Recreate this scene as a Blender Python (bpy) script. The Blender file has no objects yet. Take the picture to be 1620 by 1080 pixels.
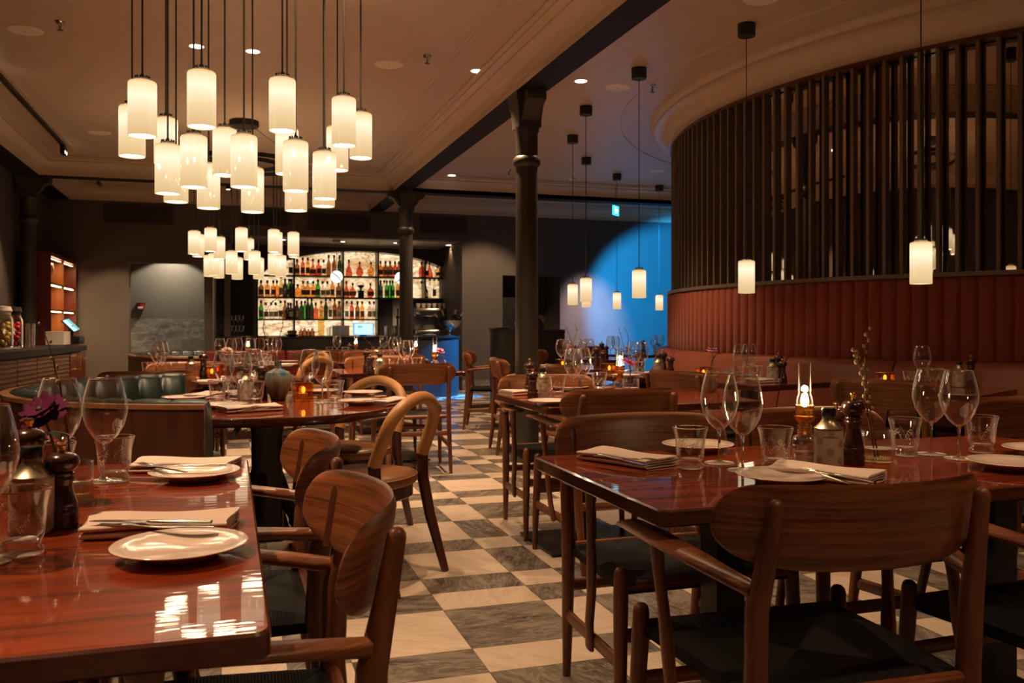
import bpy, bmesh, math, random
from mathutils import Vector, Matrix
random.seed(7)
SC = bpy.context.scene
COL = SC.collection
PI = math.pi
sin, cos = math.sin, math.cos

# ------------------------------------------------------------------ camera geometry (1620x1080 frame)
F, YH, VX, EYE = 1400.0, 514.0, 363.0, 1.12
TH = math.atan((810 - VX) / F)
CT, ST = cos(TH), sin(TH)
def at_depth(px, d, py=None):
    r = (px - 810) / F * d
    return (r * CT + d * ST, d * CT - r * ST, EYE if py is None else EYE + (YH - py) / F * d)
def at_height(px, py, z):
    d = (EYE - z) * F / (py - YH)
    a = at_depth(px, d)
    return (a[0], a[1], z)

# ------------------------------------------------------------------ materials
def new_mat(name):
    m = bpy.data.materials.new(name); m.use_nodes = True
    nt = m.node_tree; nt.nodes.clear()
    out = nt.nodes.new('ShaderNodeOutputMaterial')
    return m, nt, out
def nd(nt, t, **kw):
    n = nt.nodes.new(t)
    for k, v in kw.items():
        if k.startswith('i_'):
            n.inputs[k[2:].replace('_', ' ')].default_value = v
        else:
            setattr(n, k, v)
    return n
def c4(c): return (c[0], c[1], c[2], 1.0)
def plain(name, col, rough=.5, metal=0., spec=.5, coat=0., emit=None, es=0., trans=0., sheen=0., bump=None, alpha=1.):
    m, nt, out = new_mat(name)
    b = nd(nt, 'ShaderNodeBsdfPrincipled')
    b.inputs['Base Color'].default_value = c4(col)
    b.inputs['Roughness'].default_value = rough
    b.inputs['Metallic'].default_value = metal
    b.inputs['Specular IOR Level'].default_value = spec
    b.inputs['Coat Weight'].default_value = coat
    b.inputs['Coat Roughness'].default_value = .06
    b.inputs['Transmission Weight'].default_value = trans
    b.inputs['Sheen Weight'].default_value = sheen
    if emit:
        b.inputs['Emission Color'].default_value = c4(emit); b.inputs['Emission Strength'].default_value = es
    # a little procedural variation in every surface
    tc = nd(nt, 'ShaderNodeTexCoord')
    nz = nd(nt, 'ShaderNodeTexNoise'); nz.inputs['Scale'].default_value = bump[0] if bump else 14
    nz.inputs['Detail'].default_value = 4
    nt.links.new(tc.outputs['Object'], nz.inputs['Vector'])
    mx = nd(nt, 'ShaderNodeMix', data_type='RGBA')
    mx.inputs[6].default_value = c4([x * .86 for x in col]); mx.inputs[7].default_value = c4([min(1, x * 1.1) for x in col])
    nt.links.new(nz.outputs['Fac'], mx.inputs[0]); nt.links.new(mx.outputs[2], b.inputs['Base Color'])
    if bump:
        bp = nd(nt, 'ShaderNodeBump'); bp.inputs['Strength'].default_value = bump[1]; bp.inputs['Distance'].default_value = bump[2] if len(bump) > 2 else .004
        nt.links.new(nz.outputs['Fac'], bp.inputs['Height']); nt.links.new(bp.outputs[0], b.inputs['Normal'])
    nt.links.new(b.outputs[0], out.inputs[0])
    return m
def emis(name, col, s):
    m, nt, out = new_mat(name)
    e = nd(nt, 'ShaderNodeEmission'); e.inputs[0].default_value = c4(col); e.inputs[1].default_value = s
    nt.links.new(e.outputs[0], out.inputs[0]); return m
def wood(name, dark, light, scale=(1, 9, 9), rough=.4, coat=0., spec=.4, grain=3.0, coatr=.05, bump=.0):
    m, nt, out = new_mat(name)
    b = nd(nt, 'ShaderNodeBsdfPrincipled'); b.inputs['Roughness'].default_value = rough
    b.inputs['Coat Weight'].default_value = coat; b.inputs['Coat Roughness'].default_value = coatr; b.inputs['Specular IOR Level'].default_value = spec
    tc = nd(nt, 'ShaderNodeTexCoord'); mp = nd(nt, 'ShaderNodeMapping'); mp.inputs['Scale'].default_value = scale
    nt.links.new(tc.outputs['Object'], mp.inputs[0])
    n1 = nd(nt, 'ShaderNodeTexNoise'); n1.inputs['Scale'].default_value = grain; n1.inputs['Detail'].default_value = 5; n1.inputs['Distortion'].default_value = .6
    n2 = nd(nt, 'ShaderNodeTexNoise'); n2.inputs['Scale'].default_value = grain * 9; n2.inputs['Detail'].default_value = 3
    nt.links.new(mp.outputs[0], n1.inputs['Vector']); nt.links.new(mp.outputs[0], n2.inputs['Vector'])
    mr = nd(nt, 'ShaderNodeMath', operation='MULTIPLY_ADD'); mr.inputs[1].default_value = .45
    nt.links.new(n2.outputs['Fac'], mr.inputs[0]); nt.links.new(n1.outputs['Fac'], mr.inputs[2])
    rp = nd(nt, 'ShaderNodeValToRGB'); rp.color_ramp.elements[0].position = .45; rp.color_ramp.elements[0].color = c4(dark)
    rp.color_ramp.elements[1].position = .95; rp.color_ramp.elements[1].color = c4(light)
    nt.links.new(mr.outputs[0], rp.inputs[0]); nt.links.new(rp.outputs[0], b.inputs['Base Color'])
    if bump:
        nz = nd(nt, 'ShaderNodeTexNoise'); nz.inputs['Scale'].default_value = 85; nz.inputs['Detail'].default_value = 1
        mp2 = nd(nt, 'ShaderNodeMapping'); mp2.inputs['Scale'].default_value = (.12, 1, 1)
        nt.links.new(tc.outputs['Object'], mp2.inputs[0]); nt.links.new(mp2.outputs[0], nz.inputs['Vector'])
        bp = nd(nt, 'ShaderNodeBump'); bp.inputs['Strength'].default_value = bump; bp.inputs['Distance'].default_value = .002
        nt.links.new(nz.outputs['Fac'], bp.inputs['Height'])
        nt.links.new(bp.outputs[0], b.inputs['Coat Normal']); nt.links.new(bp.outputs[0], b.inputs['Normal'])
    nt.links.new(b.outputs[0], out.inputs[0]); return m
def glass_thin(name, tint=(.97, .97, .96), base=.05, power=3.0, rough=.0, edge=.85):
    m, nt, out = new_mat(name)
    t = nd(nt, 'ShaderNodeBsdfTransparent'); t.inputs[0].default_value = c4(tint)
    g = nd(nt, 'ShaderNodeBsdfGlossy'); g.inputs['Roughness'].default_value = rough; g.inputs[0].default_value = (1, 1, 1, 1)
    lw = nd(nt, 'ShaderNodeLayerWeight'); lw.inputs[0].default_value = .5
    pw = nd(nt, 'ShaderNodeMath', operation='POWER'); pw.inputs[1].default_value = power
    nt.links.new(lw.outputs['Facing'], pw.inputs[0])
    ad = nd(nt, 'ShaderNodeMath', operation='MULTIPLY_ADD'); ad.inputs[1].default_value = .8; ad.inputs[2].default_value = base
    nt.links.new(pw.outputs[0], ad.inputs[0])
    mx = nd(nt, 'ShaderNodeMixShader'); nt.links.new(ad.outputs[0], mx.inputs[0]); nt.links.new(t.outputs[0], mx.inputs[1]); nt.links.new(g.outputs[0], mx.inputs[2])
    # pale diffuse rim painted in, imitating light caught in turned-away edges
    p2 = nd(nt, 'ShaderNodeMath', operation='POWER'); p2.inputs[1].default_value = 5.0; nt.links.new(lw.outputs['Facing'], p2.inputs[0])
    m2 = nd(nt, 'ShaderNodeMath', operation='MULTIPLY'); m2.inputs[1].default_value = edge; nt.links.new(p2.outputs[0], m2.inputs[0])
    df = nd(nt, 'ShaderNodeBsdfDiffuse'); df.inputs[0].default_value = (.95, .92, .88, 1)
    my = nd(nt, 'ShaderNodeMixShader'); nt.links.new(m2.outputs[0], my.inputs[0]); nt.links.new(mx.outputs[0], my.inputs[1]); nt.links.new(df.outputs[0], my.inputs[2])
    nt.links.new(my.outputs[0], out.inputs[0]); return m
def glass_solid(name, col=(1, 1, 1), ior=1.46):
    m, nt, out = new_mat(name)
    g = nd(nt, 'ShaderNodeBsdfGlass'); g.inputs['Color'].default_value = c4(col); g.inputs['Roughness'].default_value = 0.0; g.inputs['IOR'].default_value = ior
    nt.links.new(g.outputs[0], out.inputs[0]); return m

MT = {}
MT['walnut'] = wood('walnut', (.060, .017, .0075), (.33, .108, .042), (1.0, 1.3, 40), .38, 0., .4, 2.6)
MT['walnut_leg'] = wood('walnut_leg', (.065, .02, .008), (.22, .075, .03), (12, 12, 1.2), .4, 0., .4, 2.4)
MT['walnut_inlay'] = wood('walnut_inlay', (.035, .010, .005), (.12, .038, .016), (14, 14, 1.2), .4, 0., .4, 2.4)
MT['table'] = wood('mahogany_lacquer', (.070, .0095, .003), (.36, .054, .011), (.8, 16, 10), .4, 1., .1, 1.7, .02, .055)
MT['table_edge_shaded'] = wood('mahogany_edge_shaded', (.030, .006, .003), (.085, .016, .006), (2, 2, 12), .25, .6, .5, 2.2, .06)  # shading of the table edge painted in as a darker wood colour
MT['booth_wood'] = wood('booth_panel_wood', (.035, .011, .006), (.10, .032, .016), (9, 9, .6), .33, .2, .5, 2.0)
MT['booth_trim'] = wood('booth_trim_wood', (.16, .06, .024), (.40, .18, .08), (3, 3, 8), .35, 0., .5, 2.0)
MT['cab_wood'] = wood('cabinet_wood', (.045, .022, .013), (.13, .065, .038), (1, 1, 12), .5, 0., .3, 3.0)
MT['shelf_wood'] = wood('display_case_wood', (.28, .09, .022), (.50, .17, .045), (8, 8, .7), .45, 0., .4, 2.0)
MT['redwood'] = wood('case_side_wood', (.10, .018, .010), (.17, .032, .017), (8, 8, .7), .45, 0., .4, 2.0)
MT['wall_board'] = wood('wall_board', (.055, .046, .042), (.12, .10, .09), (9, 9, .25), .6, 0., .3, 2.0)
MT['cord'] = None
MT['black'] = plain('black_steel', (.012, .012, .012), .38, .2, .5)
MT['black_matt'] = plain('black_matt', (.012, .011, .011), .6)
MT['slate'] = plain('dark_slate', (.014, .012, .011), .6, 0, .15)
MT['blackwood'] = wood('black_stained_wood', (.008, .007, .006), (.022, .018, .016), (12, 12, 1), .35, 0., .5, 2)
MT['bar_front'] = plain('bar_front_lacquer', (.035, .035, .04), .3, 0, .5)
MT['leather_tan'] = plain('tan_leather', (.50, .235, .085), .42, 0, .5, 0, bump=(90, .12, .002))
MT['leather_seat'] = plain('tan_seat_leather', (.30, .125, .045), .36, 0, .5, 0, bump=(90, .12, .002))
MT['darkwood'] = wood('dark_brown_wood', (.045, .012, .006), (.11, .032, .014), (10, 10, 1), .3, .3, .5, 2)
MT['leather_green'] = plain('green_leather', (.012, .021, .017), .36, 0, .5, 0, bump=(70, .12, .002))
MT['leather_rust'] = plain('rust_leather', (.27, .066, .032), .45, 0, .4, 0, bump=(60, .12, .002))
MT['leather_red'] = plain('dark_red_leather', (.20, .026, .018), .4, 0, .45, 0, bump=(60, .12, .002))
MT['fabric_rust'] = plain('rust_velvet', (.30, .062, .032), .75, 0, .25, 0, sheen=.3, bump=(200, .15, .002))
MT['ceil'] = plain('ceiling_paint', (.56, .44, .335), .42, 0, .35, 0)
MT['cornice'] = plain('cornice_paint', (.60, .48, .36), .38, 0, .4, 0)
MT['beam'] = plain('beam_paint', (.018, .014, .011), .6, 0, .12)
MT['column'] = plain('column_paint', (.034, .029, .022), .45, bump=(40, .1, .002))
MT['plaster'] = plain('grey_plaster', (.105, .086, .077), .7, bump=(4, .25, .01))
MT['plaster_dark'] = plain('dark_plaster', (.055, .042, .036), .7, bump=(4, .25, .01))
MT['plaster_brown'] = plain('brown_plaster', (.16, .115, .08), .7, bump=(4, .25, .01))
MT['door_green'] = plain('grey_green_paint', (.155, .138, .112), .55)
MT['porcelain'] = plain('porcelain', (.80, .65, .585), .12, 0, .5, .3)
MT['linen'] = plain('linen', (.74, .575, .505), .85, 0, .2, 0, sheen=.2, bump=(220, .25, .001))
MT['steel'] = plain('steel', (.62, .58, .52), .18, 1.)
MT['brass'] = plain('brass', (.80, .48, .16), .22, 1.)
MT['brass_dull'] = plain('aged_brass', (.45, .27, .11), .35, 1.)
MT['bronze'] = plain('bronze_slat', (.19, .145, .10), .42, .25)
MT['mill'] = wood('mill_wood', (.022, .008, .005), (.07, .022, .012), (9, 9, 2), .22, .5, .5, 2, .12)
MT['mill_black'] = wood('mill_black_wood', (.008, .005, .004), (.025, .012, .008), (9, 9, 2), .22, .5, .5, 2, .12)
MT['glass'] = glass_thin('clear_glass', (.96, .96, .95), .06, 2.6)
MT['glass_foot'] = glass_thin('thick_clear_glass', (.93, .93, .92), .14, 1.8, .02, .75)
MT['glass_solid'] = glass_solid('solid_glass')
MT['glass_water'] = glass_thin('glass_water', (.93, .86, .72), .06, 2.4)
MT['etch'] = None
MT['tin'] = plain('tin_metal', (.42, .36, .26), .32, .9)
MT['tin_label'] = plain('tin_label_paper', (.46, .37, .31), .55)
MT['tin_print'] = plain('tin_print', (.30, .235, .13), .6)
MT['ink'] = plain('label_ink', (.03, .022, .018), .6)
MT['green_leaf'] = plain('leaf_green', (.05, .10, .035), .5)
MT['stem'] = plain('stem_green', (.16, .19, .06), .5)
MT['twig'] = plain('twig_bark', (.13, .06, .035), .7)
MT['bud'] = plain('bud', (.34, .26, .12), .7)
MT['petal_purple'] = plain('purple_petal', (.085, .006, .045), .7, 0, .1)
MT['petal_pink'] = plain('pink_petal', (.75, .16, .36), .6)
MT['petal_lilac'] = plain('lilac_petal', (.62, .22, .42), .6)
MT['petal_blush'] = plain('blush_petal', (.85, .50, .42), .6)
MT['petal_magenta'] = plain('magenta_petal', (.65, .03, .14), .6)
MT['white'] = plain('white_paint', (.75, .72, .66), .4)
MT['white_spk'] = plain('speaker_white', (.86, .74, .62), .5)
MT['grey'] = plain('grey_metal', (.22, .21, .2), .4, .6)
WARM = (1.0, .70, .36)
MT['down'] = emis('downlight_lens', (1, .83, .62), 9.)
MT['flame'] = emis('flame', (1, .74, .36), 60.)
MT['candle'] = emis('candle_glow', (1, .45, .10), 6.)
MT['led'] = emis('led_strip', (1, .72, .38), 9.)
MT['globe'] = emis('opal_globe', (1, .93, .80), 1.6)
MT['screen'] = emis('screen_glow', (.55, .82, 1.0), 1.3)
MT['screen_blue'] = emis('screen_edge', (.05, .32, 1.0), 1.2)
MT['screen_teal'] = emis('screen_box', (.25, .68, .75), 1.0)
MT['exit'] = emis('exit_sign_face', (.03, .55, .75), 2.2)
MT['exit_w'] = emis('exit_sign_figure', (.7, .95, 1.0), 2.6)
MT['bulb_up'] = emis('lamp_opening', (1, .66, .35), 175.)  # for a glowing disc added under the shade cap to brighten the ceiling
MT['bulb_dn'] = emis('lamp_mouth', (1, .78, .50), 26.)

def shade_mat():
    # opal shade, bulb's uneven glow painted into its emission: brighter above, tanner below
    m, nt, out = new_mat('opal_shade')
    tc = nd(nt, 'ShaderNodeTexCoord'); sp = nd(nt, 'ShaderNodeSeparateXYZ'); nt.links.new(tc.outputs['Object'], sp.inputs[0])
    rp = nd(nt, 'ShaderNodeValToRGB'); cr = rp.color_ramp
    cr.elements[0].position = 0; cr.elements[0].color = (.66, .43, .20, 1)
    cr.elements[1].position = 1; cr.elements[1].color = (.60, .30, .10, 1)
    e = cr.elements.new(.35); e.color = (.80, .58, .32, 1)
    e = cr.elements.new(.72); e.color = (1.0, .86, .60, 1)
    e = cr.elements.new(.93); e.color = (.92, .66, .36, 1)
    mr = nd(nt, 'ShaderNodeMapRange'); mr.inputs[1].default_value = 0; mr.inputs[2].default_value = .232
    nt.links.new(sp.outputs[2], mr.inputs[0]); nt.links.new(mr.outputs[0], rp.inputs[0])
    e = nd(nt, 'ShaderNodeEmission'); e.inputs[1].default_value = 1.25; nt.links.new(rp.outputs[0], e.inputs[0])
    g = nd(nt, 'ShaderNodeBsdfGlossy'); g.inputs['Roughness'].default_value = .08
    ms = nd(nt, 'ShaderNodeMixShader'); ms.inputs[0].default_value = .05
    nt.links.new(e.outputs[0], ms.inputs[1]); nt.links.new(g.outputs[0], ms.inputs[2])
    nt.links.new(ms.outputs[0], out.inputs[0]); return m
MT['shade'] = shade_mat()

def cord_mat():
    m, nt, out = new_mat('black_paper_cord')
    b = nd(nt, 'ShaderNodeBsdfPrincipled'); b.inputs['Base Color'].default_value = (.006, .0055, .005, 1); b.inputs['Roughness'].default_value = .5; b.inputs['Specular IOR Level'].default_value = .2
    tc = nd(nt, 'ShaderNodeTexCoord'); sp = nd(nt, 'ShaderNodeSeparateXYZ'); nt.links.new(tc.outputs['Object'], sp.inputs[0])
    ax = nd(nt, 'ShaderNodeMath', operation='ABSOLUTE'); ay = nd(nt, 'ShaderNodeMath', operation='ABSOLUTE')
    nt.links.new(sp.outputs[0], ax.inputs[0]); nt.links.new(sp.outputs[1], ay.inputs[0])
    gt = nd(nt, 'ShaderNodeMath', operation='GREATER_THAN'); nt.links.new(ay.outputs[0], gt.inputs[0]); nt.links.new(ax.outputs[0], gt.inputs[1])
    mx = nd(nt, 'ShaderNodeMix', data_type='FLOAT'); nt.links.new(gt.outputs[0], mx.inputs[0]); nt.links.new(sp.outputs[1], mx.inputs[2]); nt.links.new(sp.outputs[0], mx.inputs[3])
    ml = nd(nt, 'ShaderNodeMath', operation='MULTIPLY'); ml.inputs[1].default_value = 2 * PI / .0062; nt.links.new(mx.outputs[0], ml.inputs[0])
    sn = nd(nt, 'ShaderNodeMath', operation='SINE'); nt.links.new(ml.outputs[0], sn.inputs[0])
    bp = nd(nt, 'ShaderNodeBump'); bp.inputs['Strength'].default_value = .9; bp.inputs['Distance'].default_value = .0015
    nt.links.new(sn.outputs[0], bp.inputs['Height']); nt.links.new(bp.outputs[0], b.inputs['Normal'])
    nt.links.new(b.outputs[0], out.inputs[0]); return m
MT['cord'] = cord_mat()
def etch_mat():
    m, nt, out = new_mat('frosted_etching')
    t = nd(nt, 'ShaderNodeBsdfTransparent'); d = nd(nt, 'ShaderNodeBsdfDiffuse'); d.inputs[0].default_value = (.9, .82, .72, 1)
    ms = nd(nt, 'ShaderNodeMixShader'); ms.inputs[0].default_value = .8
    nt.links.new(t.outputs[0], ms.inputs[1]); nt.links.new(d.outputs[0], ms.inputs[2]); nt.links.new(ms.outputs[0], out.inputs[0]); return m
MT['etch'] = etch_mat()
def marble(name, a, b, vein, rough, scale, tile=True, emitk=0., sharp=.5):
    m, nt, out = new_mat(name)
    bs = nd(nt, 'ShaderNodeBsdfPrincipled'); bs.inputs['Roughness'].default_value = rough; bs.inputs['Specular IOR Level'].default_value = .45
    tc = nd(nt, 'ShaderNodeTexCoord'); vec = tc.outputs['Object']
    if tile:
        at = nd(nt, 'ShaderNodeAttribute', attribute_name='tile_seed')
        cm = nd(nt, 'ShaderNodeCombineXYZ')
        for k, f in enumerate((37.1, 91.7, 53.3)):
            mm = nd(nt, 'ShaderNodeMath', operation='MULTIPLY'); mm.inputs[1].default_value = f
            nt.links.new(at.outputs['Fac'], mm.inputs[0]); nt.links.new(mm.outputs[0], cm.inputs[k])
        ro = nd(nt, 'ShaderNodeVectorRotate', rotation_type='Z_AXIS')
        mr = nd(nt, 'ShaderNodeMath', operation='MULTIPLY'); mr.inputs[1].default_value = 3.0
        nt.links.new(at.outputs['Fac'], mr.inputs[0]); nt.links.new(mr.outputs[0], ro.inputs['Angle']); nt.links.new(vec, ro.inputs['Vector'])
        va = nd(nt, 'ShaderNodeVectorMath', operation='ADD'); nt.links.new(ro.outputs[0], va.inputs[0]); nt.links.new(cm.outputs[0], va.inputs[1]); vec = va.outputs[0]
    mp = nd(nt, 'ShaderNodeMapping'); mp.inputs['Scale'].default_value = (scale * .45, scale * 1.6, scale); nt.links.new(vec, mp.inputs[0])
    n1 = nd(nt, 'ShaderNodeTexNoise'); n1.inputs['Scale'].default_value = 1; n1.inputs['Detail'].default_value = 7; n1.inputs['Distortion'].default_value = 1.6; n1.inputs['Roughness'].default_value = .62
    nt.links.new(mp.outputs[0], n1.inputs['Vector'])
    n2 = nd(nt, 'ShaderNodeTexNoise'); n2.inputs['Scale'].default_value = 1.7; n2.inputs['Detail'].default_value = 6; n2.inputs['Distortion'].default_value = 2.4
    nt.links.new(mp.outputs[0], n2.inputs['Vector'])
    r1 = nd(nt, 'ShaderNodeValToRGB'); r1.color_ramp.elements[0].position = .34; r1.color_ramp.elements[0].color = c4(a); r1.color_ramp.elements[1].position = .68; r1.color_ramp.elements[1].color = c4(b)
    nt.links.new(n1.outputs['Fac'], r1.inputs[0])
    # thin veins where the second noise crosses one half
    sb = nd(nt, 'ShaderNodeMath', operation='SUBTRACT'); sb.inputs[1].default_value = .5; nt.links.new(n2.outputs['Fac'], sb.inputs[0])
    ab = nd(nt, 'ShaderNodeMath', operation='ABSOLUTE'); nt.links.new(sb.outputs[0], ab.inputs[0])
    mr2 = nd(nt, 'ShaderNodeMapRange'); mr2.inputs[1].default_value = 0; mr2.inputs[2].default_value = .05; mr2.inputs[3].default_value = sharp; mr2.inputs[4].default_value = 0
    nt.links.new(ab.outputs[0], mr2.inputs[0])
    mx = nd(nt, 'ShaderNodeMix', data_type='RGBA'); nt.links.new(mr2.outputs[0], mx.inputs[0]); nt.links.new(r1.outputs[0], mx.inputs[6]); mx.inputs[7].default_value = c4(vein)
    nt.links.new(mx.outputs[2], bs.inputs['Base Color'])
    if emitk:
        nt.links.new(mx.outputs[2], bs.inputs['Emission Color']); bs.inputs['Emission Strength'].default_value = emitk
    nt.links.new(bs.outputs[0], out.inputs[0]); return m
MT['tile_w'] = marble('white_marble_tile', (.48, .38, .305), (.60, .49, .405), (.42, .33, .255), .24, 5.0, True, 0., .30)
MT['tile_d'] = marble('grey_marble_tile', (.055, .048, .042), (.24, .20, .17), (.34, .29, .24), .20, 5.5, True, 0., .45)
MT['grout'] = plain('grout', (.10, .08, .065), .7)
MT['wall_marble'] = marble('grey_wall_marble', (.09, .088, .08), (.34, .325, .30), (.50, .48, .44), .3, 2.0, False, 0., .5)
MT['onyx'] = marble('backlit_onyx', (.50, .25, .085), (1.0, .82, .54), (.20, .08, .02), .4, 3.0, False, 1.4, .75)
MT['mirror'] = None
def mirror_mat():
    m, nt, out = new_mat('smoked_mirror')
    d = nd(nt, 'ShaderNodeBsdfDiffuse'); d.inputs[0].default_value = (.02, .013, .009, 1)
    g = nd(nt, 'ShaderNodeBsdfGlossy'); g.inputs['Roughness'].default_value = .02; g.inputs[0].default_value = (.9, .78, .66, 1)
    ms = nd(nt, 'ShaderNodeMixShader'); ms.inputs[0].default_value = .62
    nt.links.new(d.outputs[0], ms.inputs[1]); nt.links.new(g.outputs[0], ms.inputs[2]); nt.links.new(ms.outputs[0], out.inputs[0]); return m
MT['mirror'] = mirror_mat()
def ceramic_mat():
    m, nt, out = new_mat('drip_glaze')
    b = nd(nt, 'ShaderNodeBsdfPrincipled'); b.inputs['Roughness'].default_value = .2
    tc = nd(nt, 'ShaderNodeTexCoord'); mp = nd(nt, 'ShaderNodeMapping'); mp.inputs['Scale'].default_value = (26, 26, 7); nt.links.new(tc.outputs['Object'], mp.inputs[0])
    nz = nd(nt, 'ShaderNodeTexNoise'); nz.inputs['Scale'].default_value = 1; nz.inputs['Detail'].default_value = 4; nt.links.new(mp.outputs[0], nz.inputs['Vector'])
    sp = nd(nt, 'ShaderNodeSeparateXYZ'); nt.links.new(tc.outputs['Object'], sp.inputs[0])
    ml = nd(nt, 'ShaderNodeMath', operation='MULTIPLY_ADD'); ml.inputs[1].default_value = 3.2; nt.links.new(sp.outputs[2], ml.inputs[0]); nt.links.new(nz.outputs['Fac'], ml.inputs[2])
    rp = nd(nt, 'ShaderNodeValToRGB'); cr = rp.color_ramp; cr.elements[0].position = .55; cr.elements[0].color = (.02, .02, .022, 1); cr.elements[1].position = .78; cr.elements[1].color = (.15, .155, .115, 1)
    e = cr.elements.new(.95); e.color = (.20, .21, .17, 1); e = cr.elements.new(1.0); e.color = (.05, .12, .19, 1)
    nt.links.new(ml.outputs[0], rp.inputs[0]); nt.links.new(rp.outputs[0], b.inputs['Base Color']); nt.links.new(b.outputs[0], out.inputs[0]); return m
MT['ceramic'] = ceramic_mat()
for k, c in dict(amber=(.80, .34, .08), red=(.66, .12, .05), green=(.06, .34, .06), dkgreen=(.02, .07, .03), clear=(.86, .82, .74), brown=(.30, .12, .05), dark=(.03, .02, .018), gold=(.80, .52, .16)).items():
    m, nt, out = new_mat('bottle_' + k)
    t = nd(nt, 'ShaderNodeBsdfTransparent'); t.inputs[0].default_value = c4([q ** .5 for q in c])
    g = nd(nt, 'ShaderNodeBsdfGlossy'); g.inputs['Roughness'].default_value = .05; g.inputs[0].default_value = (1, 1, 1, 1)
    ms = nd(nt, 'ShaderNodeMixShader'); ms.inputs[0].default_value = .08
    nt.links.new(t.outputs[0], ms.inputs[1]); nt.links.new(g.outputs[0], ms.inputs[2]); nt.links.new(ms.outputs[0], out.inputs[0])
    MT['b_' + k] = m
MT['paper_d'] = plain('dark_label', (.17, .12, .09), .6)
MT['paper_w'] = plain('cream_label', (.55, .48, .38), .6)
MT['paper_o'] = plain('ochre_label', (.42, .26, .10), .6)

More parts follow.
